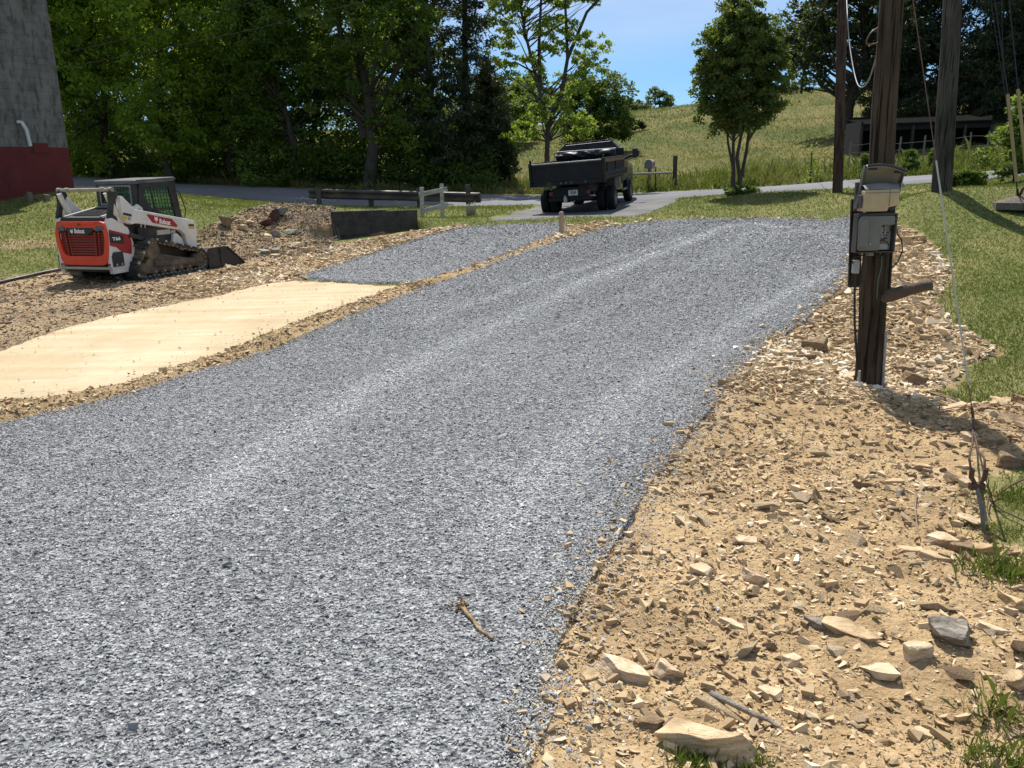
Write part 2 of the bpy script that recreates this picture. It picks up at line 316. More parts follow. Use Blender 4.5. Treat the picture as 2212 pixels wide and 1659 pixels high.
gcol = t.ramp(n4, [(.28, (.05, .07, .017)), (.5, (.115, .13, .036)), (.72, (.26, .235, .10))])
gcol = t.mix(t.rng(n1, .42, .66, 0, .75), gcol, t.ramp(n3, [(.3, (.16, .15, .05)), (.7, (.34, .29, .14))]))
vp = t.co('Object', (.22, .11, .22)); p1 = t.noise(vp, 1.1, 7, .62); p2 = t.noise(v, 2.4, 6, .7)
pcol = t.mix(t.rng(p1, .40, .6), (.07, .09, .024), (.185, .155, .058)); pcol = t.mix(t.rng(p2, .35, .75, .1, .55), pcol, (.10, .105, .03))
dcol = t.mix(n2, t.ramp(n3, [(.3, (.12, .085, .05)), (.7, (.36, .26, .16))]), (.29, .205, .12)); dcol = t.mix(t.rng(n1, .45, .58, 0, .6), dcol, (.42, .305, .18))
rcol = t.mix(n2, t.ramp(n3, [(.3, (.24, .16, .08)), (.7, (.56, .40, .22))]), (.44, .31, .165)); rcol = t.mix(t.rng(t.noise(v, 1.7, 6, .7), .45, .62, 0, .7), rcol, (.21, .14, .072)); rcol = t.mix(t.rng(t.noise(v, 2.6, 5, .6), .58, .7, 0, .6), rcol, (.62, .48, .31))
nn = t.math('SUBTRACT', n2, .5)
def soft(w, k=.9): return t.rng(t.math('ADD', w, t.math('MULTIPLY', nn, k)), .38, .62)
c = t.mix(soft(t.attr('past'), .4), gcol, pcol); c = t.mix(soft(t.attr('dirt'), 1.6), c, dcol); c = t.mix(soft(t.attr('rub'), 1.3), c, rcol)
t.set('Base Color', c); t.set('Roughness', .95); t.set('Specular IOR Level', .1)
t.bump(t.math('ADD', t.math('MULTIPLY', n3, .4), n2), .8, .05)
ground = link('ground', gme, t.m); tag(ground, kind='structure')
def region(name, P, sp_near, sp_far, lift, mat, edge=.04, dip=.03, jag=.05):
    """a draped sheet with an uneven outline: boundary + inner points, Delaunay"""
    P2 = P[:, :2]; bd = []
    for i in range(len(P2)):
        a, b = P2[i], P2[(i+1) % len(P2)]; L = np.linalg.norm(b-a); dist = max(np.hypot(*((a+b)/2)), 2); k = max(1, int(L/min(max(.02*dist, .04), .6)))
        for s in range(k): bd.append(a+(b-a)*s/k)
    bd = np.array(bd); nrm = np.roll(bd, -1, 0)-np.roll(bd, 1, 0); nrm = np.stack([nrm[:, 1], -nrm[:, 0]], 1)/(np.linalg.norm(nrm, axis=1)[:, None]+1e-9)
    bd = bd + nrm*(fbm(bd[:, 0]*3, bd[:, 1]*3, 4, 21)*jag*4)[:, None]
    x0, y0 = bd.min(0); x1, y1 = bd.max(0); pts = []; y = y0
    while y < y1:
        s = np.interp(abs(y), [3, 25], [sp_near, sp_far]); xs = np.arange(x0, x1, s)+RNG.uniform(0, s); pts.append(np.stack([xs+RNG.uniform(-.2, .2, len(xs))*s, np.full(len(xs), y)+RNG.uniform(-.2, .2, len(xs))*s], 1)); y += s
    pts = np.concatenate(pts); sdv = sdf(pts[:, 0], pts[:, 1], bd); pts = pts[sdv > .03]; allp = np.concatenate([bd, pts])
    vo, eo, fo, *_ = delaunay_2d_cdt([Vector(p) for p in allp], [], [list(range(len(bd)))], 1, 1e-6)
    vo = np.array([tuple(q) for q in vo]); d = segdist(vo[:, 0], vo[:, 1], bd)
    z = zf(vo[:, 0], vo[:, 1]) + np.interp(d, [0, edge, edge*4], [-dip, lift*.6, lift])
    me = np_mesh(name, np.column_stack([vo, z]), np.array(fo), 3, True); o = link(name, me, mat); tag(o, kind='structure'); return bd
# gravel drive: sheet of packed stone under the loose chips
def gravelmat(name):
    t = NT(name); v = t.co('Object'); vo = t.n('TexVoronoi', {'Vector': v, 'Scale': 55}); vf = t.n('TexVoronoi', {'Vector': v, 'Scale': 24})
    k = t.n('SeparateColor', [vo.outputs['Color']]).outputs[0]; k2 = t.n('SeparateColor', [vf.outputs['Color']]).outputs[1]
    c = t.ramp(t.math('ADD', t.math('MULTIPLY', k, .6), t.math('MULTIPLY', k2, .4)), [(.1, (.08, .085, .095)), (.5, (.23, .235, .24)), (.9, (.48, .485, .49))])
    t.set('Base Color', c); t.set('Roughness', .9); t.set('Specular IOR Level', .2); t.bump(t.math('ADD', vo.outputs[0], vf.outputs[0]), 1.0, .03); return t.m
GM = gravelmat('gravel bed')
gb = region('gravel_driveway', GRAVEL, .1, .3, .02, GM)
pb = region('gravel_pad', PAD, .2, .25, .025, GM)
t = NT('sand'); v = t.co('Object', (1, .35, 1)); a = t.noise(v, 1.1, 6, .6); b = t.noise(t.co('Object'), 60, 3); vs_ = t.n('Mapping', {0: t.n('TexCoord').outputs['Object'], 'Rotation': (0, 0, R(-32)), 'Scale': (.35, 3, 1)}).outputs[0]; s2 = t.noise(vs_, 1.4, 6, .6); gr_n = t.noise(t.co('Object'), 220, 3, .8); sp_n = t.noise(t.co('Object'), 7, 6, .75)
c = t.mix(t.rng(a, .35, .65), (.49, .385, .24), (.61, .505, .34)); c = t.mix(t.rng(s2, .45, .7, 0, .6), c, (.40, .295, .17)); c = t.mix(t.rng(b, .62, .8, 0, .5), c, (.30, .22, .13))
c = t.mix(t.rng(gr_n, .3, .7, 0, .35), c, (.33, .25, .15)); c = t.mix(t.rng(sp_n, .56, .68, 0, .55), c, (.37, .28, .165)); c = t.mix(t.rng(s2, .3, .42, .5, 0), c, (.68, .58, .42))
t.set('Base Color', c); t.set('Roughness', .95); t.set('Specular IOR Level', .1); t.bump(t.math('ADD', t.math('MULTIPLY', s2, .35), t.math('ADD', t.math('MULTIPLY', sp_n, .3), t.math('MULTIPLY', gr_n, .12))), .4, .05)
region('sand_strip', SAND, .15, .3, .012, t.m, edge=.1, jag=.016)
# road + asphalt apron
t = NT('asphalt'); v = t.co('Object'); a = t.noise(v, .5, 5); b = t.noise(v, 90, 3, .7); e = t.noise(v, 3, 6, .7)
c = t.mix(t.rng(a, .35, .65), (.15, .15, .158), (.205, .205, .21)); c = t.mix(t.rng(b, .3, .7, 0, .5), c, (.1, .1, .105)); c = t.mix(t.rng(e, .6, .75, 0, .4), c, (.27, .26, .24))
t.set('Base Color', c); t.set('Roughness', .88); t.set('Specular IOR Level', .25); t.bump(b, .4, .01); ASPH = t.m
def strip(name, A, B, mat, lift, nx=160, ny=8):
    def res(P):
        L = np.concatenate([[0], np.cumsum(np.linalg.norm(np.diff(P[:, :2], axis=0), axis=1))]); s = np.linspace(0, L[-1], nx); return np.stack([np.interp(s, L, P[:, k]) for k in (0, 1)], 1)
    a, b = res(A), res(B); k = np.linspace(0, 1, ny); p = a[:, None]*(1-k[None, :, None])+b[:, None]*k[None, :, None]
    z = zf(p[..., 0], p[..., 1])+lift+.05*(1-(2*k-1)**2)[None]; z[:, 0] -= .12; z[:, -1] -= .12
    i = np.arange(nx*ny).reshape(nx, ny); f = np.stack([i[:-1, :-1], i[:-1, 1:], i[1:, 1:], i[1:, :-1]], -1).reshape(-1, 4)
    o = link(name, np_mesh(name, np.concatenate([p, z[..., None]], -1).reshape(-1, 3), f, 4, True), mat); tag(o, kind='structure'); return o
strip('road', ROADN, ROADF, ASPH, .03)
t = NT('apron'); v = t.co('Object'); a = t.noise(v, .8, 6, .65); b = t.noise(v, 70, 3, .7); c = t.mix(t.rng(a, .4, .62), (.07, .069, .068), (.15, .145, .135)); c = t.mix(t.rng(b, .35, .7, 0, .5), c, (.11, .11, .11))
t.set('Base Color', c); t.set('Roughness', .9); t.bump(b, .5, .01)
region('driveway_apron', APRON, .4, .4, .0, t.m, dip=.05)
# ------------------------------------------------------------ loose stone
def hull_shape(pts):
    bm = bmesh.new(); [bm.verts.new(p) for p in pts]; bmesh.ops.convex_hull(bm, input=bm.verts); bmesh.ops.delete(bm, geom=[v for v in bm.verts if not v.link_faces], context='VERTS')
    bmesh.ops.triangulate(bm, faces=bm.faces); bm.verts.index_update(); V = np.array([v.co[:] for v in bm.verts]); Fc = np.array([[v.index for v in f.verts] for f in bm.faces]); bm.free(); return V, Fc
def chip(n=7):
    p = RNG.normal(0, 1, (n, 3)); p /= np.linalg.norm(p, axis=1)[:, None]; p *= RNG.uniform(.75, 1.1, (n, 1))*.5; return hull_shape(p)
CHIPS = [chip(6) for _ in range(12)]
def plate(n=6):
    a = np.sort(RNG.uniform(0, 2*math.pi, n)); p = np.stack([np.cos(a)*.5, np.sin(a)*.5, np.zeros(n)], 1)*RNG.uniform(.8, 1.1, (n, 1))
    return hull_shape(np.concatenate([p+[0, 0, .5], p*RNG.uniform(.7, 1.05, (n, 1))-[0, 0, .5]]))
PLATES = [plate(RNG.integers(4, 6)) for _ in range(8)]
def sample(P, dens, dmax, xlim=None, pad=.0, dmin=1.9):
    """points in polygon P with density dens(distance) per square metre, only where the lens could look plus a margin"""
    out = []; d = dmin
    while d < dmax:
        d2 = min(d*1.12, dmax); xw = d2*.70+.6; A = 2*xw*(d2-d); n = int(A*dens((d+d2)/2))
        q = np.stack([RNG.uniform(-xw, xw, n), RNG.uniform(d, d2, n)], 1)
        if P is not None: q = q[inpoly(q[:, 0], q[:, 1], P)]
        out.append(q); d = d2
    return np.concatenate(out)
def csize(d): return np.maximum(.0132, .00162*d)
def cdens(d): s = max(.0132, .00162*d); return (1.35 if d < 8 else .92)/(.5*s*s)
q = np.concatenate([sample(GRAVEL, cdens, 25)])
qp = sample(PAD, lambda d: cdens(d)*.9, 25, dmin=12); q = np.concatenate([q, qp])
# a fringe of chips kicked over the edges
fr = sample(RUB1, lambda d: cdens(d)*.5, 16); ds = segdist(fr[:, 0], fr[:, 1], GRAVEL); fr = fr[RNG.random(len(fr)) < .9*np.exp(-ds/.13)]; q = np.concatenate([q, fr])
dd = np.hypot(q[:, 0], q[:, 1]); s = csize(dd)*np.exp(RNG.normal(0, .36, len(q)))
lay = RNG.random(len(q))
ins = np.maximum(sdf(q[:, 0], q[:, 1], GRAVEL), sdf(q[:, 0], q[:, 1], PAD)) > 0
zg = np.where(ins, zf(q[:, 0], q[:, 1])+.016, gz(q[:, 0], q[:, 1]))
lane = [GP(l) for l in ([(380,1110),(640,935),(940,765),(1280,603),(1470,532),(1540,500),(1580,488),(1640,486),(1690,494)], [(1080,1150),(1230,965),(1400,822),(1600,692),(1785,592)], [(900,700),(1150,612),(1400,540),(1500,510)], [(1640,520),(1720,500),(1790,505),(1830,540)], [(860,900),(1100,760),(1400,625),(1560,550),(1610,515),(1600,492)], [(1250,1010),(1450,830),(1660,690),(1800,600)])]
ld = np.minimum.reduce([segdist(q[:, 0]+.12*(vnoise(q[:, 0]*1.1, q[:, 1]*.6, 44)-.5), q[:, 1], l, False)+.05*k for k, l in enumerate(lane)])
lum = .30*np.exp(-(ld/.23)**2)+.22*fbm(q[:, 0]*.7, q[:, 1]*.5, 4, 31)
rnd = np.clip(.12+RNG.beta(2.3, 2.9, len(q))*.76+lum, 0, 1)
S = np.stack([s*RNG.uniform(.8, 1.35, len(q)), s*RNG.uniform(.7, 1, len(q)), s*RNG.uniform(.3, .7, len(q))], 1)
P = np.column_stack([q, zg+lay*s*.35])
CM = stonemat('gravel chips', [(0, (.08, .08, .08)), (.3, (.24, .24, .238)), (.55, (.38, .38, .375)), (.8, (.54, .538, .53)), (1, (.69, .685, .67))], .3)
o = scatter('gravel', CHIPS, P, S, rotmats(len(q), .36), CM, rnd=rnd); tag(o, kind='stuff')
# shale fragments on the bare ground
def rdens(d): return 5200 if d < 7 else max(800, 5200*(7/d)**2)
q1 = sample(RUB1, rdens, 17); q1 = q1[~inpoly(q1[:, 0], q1[:, 1], GRAVEL)]; q1 = q1[RNG.random(len(q1)) < np.where(np.hypot(q1[:, 0], q1[:, 1]) < 7, np.clip(1.7*vnoise(q1[:, 0]*1.4, q1[:, 1]*1.4, 93)-.12, .12, 1)*.8, 1)]
q2 = sample(RUB2, lambda d: rdens(d)*1.1, 24, dmin=5); q2 = q2[~(inpoly(q2[:, 0], q2[:, 1], GRAVEL))]
q3 = sample(RUB3, lambda d: rdens(d)*1.2, 25, dmin=11); q4 = sample(DIRT, lambda d: rdens(d)*.4, 24, dmin=9); q5 = sample(BANK, lambda d: rdens(d)*1.0, 29, dmin=16)
ed = sample(GRAVEL, lambda d: rdens(d)*.7, 24); de = segdist(ed[:, 0], ed[:, 1], GRAVEL); ed = ed[RNG.random(len(ed)) < .8*np.exp(-de/.09)]
q = np.concatenate([q1, q2, q3, ed]); dd = np.hypot(q[:, 0], q[:, 1])
s = np.maximum(.011, .0019*dd)*np.minimum(RNG.pareto(2.0, len(q))*.85+.62, 5.0)*(1+.08*sst(dd, 6.8, 8.5)*(q[:, 0] > 2.2))*np.where(sdf(q[:, 0], q[:, 1], RUB1) > 0, 1, .72)
pile = RNG.random(len(q)); flat = rotmats(len(q), .42, R(-24), .9)
S = np.stack([s*RNG.uniform(.9, 1.7, len(q)), s*RNG.uniform(.65, 1, len(q)), s*RNG.uniform(.3, .75, len(q))], 1)
P = np.column_stack([q, np.maximum(gz(q[:, 0], q[:, 1]), np.where(inpoly(q[:, 0], q[:, 1], GRAVEL), zf(q[:, 0], q[:, 1])+.015, -9))+S[:, 2]*.25])
clod = vnoise(q[:, 0]*1.3, q[:, 1]*1.3, 77)
RM = stonemat('shale fragments', [(0, (.19, .12, .06)), (.3, (.35, .25, .14)), (.65, (.53, .40, .24)), (.9, (.67, .54, .36)), (1, (.78, .70, .56))], .5)
o = scatter('shale_rubble', PLATES[:5]+CHIPS+CHIPS[:4], P, S, flat, RM, rnd=np.clip(RNG.beta(2, 2, len(q))*.75+(clod-.5)*.5+.12+.16*sst(dd, 7, 8.5), 0, 1)); tag(o, kind='stuff')
q = np.concatenate([q4, q5]); dd = np.hypot(q[:, 0], q[:, 1]); s = np.maximum(.010, .00125*dd)*np.minimum(RNG.pareto(2.6, len(q))*.8+.65, 3.6)
S = np.stack([s*RNG.uniform(1, 2, len(q)), s*RNG.uniform(.6, 1, len(q)), s*RNG.uniform(.2, .5, len(q))], 1)
DM = stonemat('soil crumbs', [(0, (.07, .05, .03)), (.35, (.2, .142, .085)), (.7, (.34, .25, .155)), (1, (.58, .48, .34))], .5)
o = scatter('soil_debris', PLATES, np.column_stack([q, gz(q[:, 0], q[:, 1])+S[:, 2]*.25]), S, rotmats(len(q), .35), DM); tag(o, kind='stuff')
# crumbs and stray stones over the sand strip and its edges
q = sample(SAND, lambda d: 500, 22, dmin=5); ds = np.abs(sdf(q[:, 0], q[:, 1], SAND)); q = q[RNG.random(len(q)) < .03+.9*np.exp(-ds/.22)]
q6 = sample(DIRT, lambda d: 700, 22, dmin=7); ds = segdist(q6[:, 0], q6[:, 1], SAND); q6 = q6[RNG.random(len(q6)) < np.exp(-ds/.3)]; q = np.concatenate([q, q6]); dd = np.hypot(q[:, 0], q[:, 1])
s = np.maximum(.012, .0011*dd)*np.minimum(RNG.pareto(2.4, len(q))*.8+.6, 3.5); S = np.stack([s*1.3, s, s*.5], 1)
o = scatter('sand_crumbs', CHIPS, np.column_stack([q, zf(q[:, 0], q[:, 1])+.028*(sdf(q[:, 0], q[:, 1], SAND) > .1)]), S, rotmats(len(q), .4), stonemat('sandy crumbs', [(0, (.25, .17, .09)), (.4, (.48, .36, .21)), (.8, (.64, .52, .34)), (1, (.74, .66, .52))], .4)); tag(o, kind='stuff')
# ------------------------------------------------------------ common object materials
def frame(org, head, roll=0, pitch=0):
    h = R(head); X = Vector((math.sin(h), math.cos(h), 0)); Y = Vector((-math.cos(h), math.sin(h), 0)); Z = Vector((0, 0, 1))
    a = R(roll); Y, Z = Y*math.cos(a)+Z*math.sin(a), Z*math.cos(a)-Y*math.sin(a)
    b = R(pitch); X, Z = X*math.cos(b)+Z*math.sin(b), Z*math.cos(b)-X*math.sin(b)
    return Matrix([[X[i], Y[i], Z[i], org[i]] for i in range(3)]+[[0, 0, 0, 1]])
WHITE = pm('white paint', (.62, .60, .55), (.72, .70, .66), 3, .4, .03, dirt=(.5, .43, .33), spec=.5)
WHITE2 = pm('clean white', (.8, .8, .78), (.85, .85, .83), 3, .5, 0)
ORANGE = pm('orange plastic', (.62, .045, .012), (.70, .065, .016), 5, .38, .03, spec=.5)
DRED = pm('dull red slats', (.20, .022, .012), (.27, .035, .018), 6, .6, .05)
DECRED = pm('decal red', (.30, .018, .014), (.36, .026, .018), 5, .45, .0)
BLACK = pm('black steel', (.012, .012, .013), (.028, .027, .026), 5, .5, .08, dirt=(.07, .06, .045))
BLACK2 = pm('black plastic', (.018, .018, .02), (.035, .034, .034), 8, .55, .05)
GRAYL = pm('lamp lens', (.07, .08, .09), (.12, .13, .14), 10, .2, .02)
BEIGE = pm('dusty steel', (.30, .27, .20), (.42, .38, .29), 6, .6, .1)
RUBBER = pm('track rubber', (.022, .021, .02), (.045, .042, .038), 6, .85, .2, dirt=(.20, .17, .12))
DUSTY = pm('dusty rubber edge', (.26, .23, .17), (.42, .38, .29), 9, .9, .2)
MUDDY = pm('muddy iron', (.05, .042, .032), (.13, .10, .07), 5, .8, .3, dirt=(.22, .16, .1))
STEEL = pm('bare steel', (.35, .35, .35), (.5, .5, .5), 8, .35, .03, metal=.8)
YELLOW = pm('yellow sticker', (.5, .33, .03), (.58, .4, .05), 8, .5, 0)
def glass(name, col, a):
    t = NT(name); t.set('Base Color', (*col, 1)); t.set('Roughness', .05); tr = t.n('BsdfTransparent', {0: (*[min(1, c*8) for c in col], 1)})
    nn = t.math('MULTIPLY', t.noise(t.co('Object'), 3, 3), .08); ms = t.n('MixShader', {0: t.math('ADD', nn, a), 1: tr.outputs[0], 2: t.b.outputs[0]}); t.t.links.new(ms.outputs[0], t.out.inputs[0]); return t.m
GLASS = glass('green tinted glass', (.085, .125, .10), .35)
DGLASS = pm('dark window glass', (.01, .013, .016), (.02, .024, .028), 3, .06, 0, spec=.6)
def fontmesh(name, s, size, M, mat, parent, ext=.002, width=None):
    cu = bpy.data.curves.new(name, 'FONT'); cu.body = s; cu.size = size; cu.extrude = ext; cu.offset = size*.022; ob = bpy.data.objects.new(name, cu); COL.objects.link(ob)
    dg = bpy.context.evaluated_depsgraph_get(); me = bpy.data.meshes.new_from_object(ob.evaluated_get(dg)); bpy.data.objects.remove(ob); bpy.data.curves.remove(cu)
    co = np.empty(len(me.vertices)*3, np.float32); me.vertices.foreach_get('co', co); co = co.reshape(-1, 3)
    if width: co[:, 0] = (co[:, 0]-co[:, 0].min())*width/np.ptp(co[:, 0])
    me.vertices.foreach_set('co', co.ravel()); me.transform(M); me.update(); return link(name, me, mat, parent)
def axes(o, x, y):
    x, y = Vector(x).normalized(), Vector(y); y = (y-x*y.dot(x)).normalized(); z = x.cross(y)
    return Matrix([[x[i], y[i], z[i], o[i]] for i in range(3)]+[[0, 0, 0, 1]])
CATHEAD = [(-.42, .62), (-.30, .30), (-.05, .22), (.12, .32), (.34, .50), (.30, .18), (.42, -.05), (.34, -.12), (.44, -.30), (.22, -.26), (.08, -.42), (-.10, -.40), (-.16, -.25), (-.42, -.22), (-.32, -.06), (-.44, .04), (-.34, .16)]
def emblem(M, size, mat, dark, parent):
    mb = MB(); V = [M @ Vector((x*size, y*size, 0)) for x, y in CATHEAD]; W = [M @ Vector((x*size, y*size, .002)) for x, y in CATHEAD]; n = len(V)
    mb.add(V+W, [tuple(range(n)), tuple(range(n, 2*n))]+[(i, (i+1) % n, n+(i+1) % n, n+i) for i in range(n)])
    c = [(.05+.08*math.cos(k*1.047), -.56+.08*math.sin(k*1.047)) for k in range(6)]; mb.add([M @ Vector((x*size, y*size, .002)) for x, y in c], [tuple(range(6))])
    o = mb.build('emblem', mat, parent); e = MB()
    for pts in ([(-.2, .06), (-.04, -.02), (-.14, -.1)], [(.24, .12), (.08, 0), (.2, -.06)], [(-.05, -.2), (.1, -.2), (.02, -.3)]): e.add([M @ Vector((x*size, y*size, .0035)) for x, y in pts], [(0, 1, 2)])
    e.build('eye_marks', dark, o)
def resamp(poly, n):
    p = np.array(list(poly)+[poly[0]], float); L = np.concatenate([[0], np.cumsum(np.linalg.norm(np.diff(p, axis=0), axis=1))]); s = np.linspace(0, L[-1], n, endpoint=False)
    return np.stack([np.interp(s, L, p[:, k]) for k in range(2)], 1)
def mirror(half): return [(a, b) for a, b in half]+[(-a, b) for a, b in half[::-1]]
def hullpath(circs, n=120):
    out = []
    for k in range(n):
        a = 2*math.pi*k/n; nx, nz = math.cos(a), math.sin(a); x, z, r = max(circs, key=lambda c: c[0]*nx+c[1]*nz+c[2]); out.append((x+r*nx, z+r*nz))
    return out
# ------------------------------------------------------------ tracked loader
sk = empty('track_loader', frame(SKO, SKH), 'white and orange compact track loader parked on bare dirt with its bucket lowered', 'loader')
body = MB(); side = [(-1.34, .17), (-1.36, .32), (-1.335, 1.1), (-1.27, 1.216), (-1.19, 1.2), (-.84, 1.0), (-.72, .617), (-.885, .177)]
for s in (-1, 1): body = MB(); body.prism(side, 1, s*.63, s*.53); body.build('rear_fender', WHITE, sk, .012)
ch = MB(); ch.bb((-1.28, -.53, .2), (.95, .53, .62)); ch.bb((-1.26, -.525, .6), (.3, .525, 1.14)); ch.bb((.2, -.5, .5), (.85, .5, 1.0)); ch.build('chassis', BLACK, sk, .01)
for s in (-1, 1):
    p = MB(); p.bb((-.55, s*.53, .62), (.8, s*.60, .98)); p.beam((-.85, s*.66, .86), (-.4, s*.66, .74), .05, .09); p.beam((-.8, s*.68, .66), (-.5, s*.68, .58), .05, .05); p.build('side_panel', BLACK, sk, .012)
bl = MB(); bl.add([(-1.34, -.6, .27), (-1.34, .6, .27), (-.8, .45, .13), (-.8, -.45, .13), (-1.30, -.6, .3), (-1.30, .6, .3), (-.8, .5, .3), (-.8, -.5, .3)], [(0, 1, 2, 3), (4, 5, 6, 7), (0, 1, 5, 4), (1, 2, 6, 5), (2, 3, 7, 6), (3, 0, 4, 7)]); bl.build('belly_pan', BEIGE, sk, .008)
hd = MB(); hd.add([(-1.30, .5, 1.14), (-1.30, -.5, 1.14), (-1.30, -.5, 1.215), (-1.30, .5, 1.215), (-.38, .46, 1.14), (-.38, -.46, 1.14), (-.38, -.46, 1.375), (-.38, .46, 1.375)], [(0, 1, 2, 3), (4, 5, 6, 7), (2, 3, 7, 6), (0, 1, 5, 4), (1, 2, 6, 5), (0, 3, 7, 4)]); hood = hd.build('hood', BLACK2, sk, .01)
hv = MB()
for k in range(22): y = -.33+.03*k; hv.beam((-1.2, y, 1.245), (-.5, y, 1.365), .008, .012)
hv.build('vent', BLACK, hood)
he = MB()
for s in (-1, 1): he.beam((-1.28, s*.44, 1.227), (-.42, s*.42, 1.376), .07, .025)
he.beam((-.46, .42, 1.372), (-.46, -.42, 1.372), .06, .02); he.build('hood_edge', BEIGE, hood, .005)
OUT = [(0, 1.145), (.50, 1.145), (.56, 1.12), (.60, 1.0), (.615, .9), (.605, .72), (.56, .45), (.52, .37), (.45, .335), (.2, .33), (0, .33)]
INN = [(0, .90), (.13, .90), (.20, .93), (.25, .985), (.50, .985), (.535, .93), (.53, .80), (.49, .60), (.45, .53), (.36, .505), (0, .505)]
oo, ii = mirror(OUT), mirror(INN)
tgm = MB(); tgm.ring(resamp(oo, 80), resamp(ii, 80), 0, -1.375, -1.29); tg = tgm.build('tailgate', ORANGE, sk, .012, 3)
rg = MB(); rg.prism([(.50, 1.15), (.55, 1.13), (.40, 1.13), (.34, 1.09), (.06, 1.09), (-.06, 1.09), (-.34, 1.09), (-.40, 1.13), (-.55, 1.13), (-.50, 1.15)], 0, -1.395, -1.36); rg.build('top_ridge', ORANGE, tg, .006)
lh = MB(); lh.cyl((-1.40, 0, 1.10), (-1.375, 0, 1.10), .022); lh.build('latch', BLACK, tg)
gr = MB(); gr.prism(ii, 0, -1.31, -1.30); gr.build('grille_back', BLACK, tg)
sl = MB()
for k in range(9):
    z = .525+.048*k; hw = np.interp(z, [.505, .6, .95], [.27, .30, .30]); sl.bb((-1.345, -hw, z), (-1.315, hw, z+.033))
    ow = np.interp(z, [.505, .6, .93], [.40, .47, .52])
    for s in (-1, 1): sl.bb((-1.335, s*(hw+.095), z), (-1.312, s*ow, z+.03))
for s in (-1, 1):
    sl.beam((-1.342, s*.285, .50), (-1.342, s*.315, .96), .028, .03, (1, 0, 0)); sl.beam((-1.342, s*.365, .50), (-1.342, s*.40, .96), .028, .03, (1, 0, 0))
    for k in range(9): sl.bb((-1.336, s*.30, .53+.048*k), (-1.316, s*.38, .548+.048*k))
sl.build('grille_slats', DRED, tg, .004)
for s in (-1, 1):
    l = MB(); l.prism([(s*.545, 1.055), (s*.40, 1.065), (s*.345, 1.03), (s*.375, .965), (s*.545, .99)], 0, -1.392, -1.36); l.build('tail_light', GRAYL, tg, .008)
bdg = MB(); bdg.prism([(.32, 1.03), (-.30, 1.03), (-.33, .99), (-.19, .905), (.21, .905), (.335, .985)], 0, -1.384, -1.35); bd = bdg.build('badge', BLACK2, tg, .006)
fontmesh('lettering', 'Bobcat', .115, axes((-1.386, .125, .935), (0, -1, 0), (0, 0, 1)), WHITE2, bd, .002, .235)
emblem(axes((-1.386, .195, .968), (0, -1, 0), (0, 0, 1)), .082, WHITE2, BLACK2, bd)
bp = MB(); bp.bb((-1.44, -.61, .262), (-1.30, .61, .305)); bp.build('bumper', BEIGE, sk, .01)
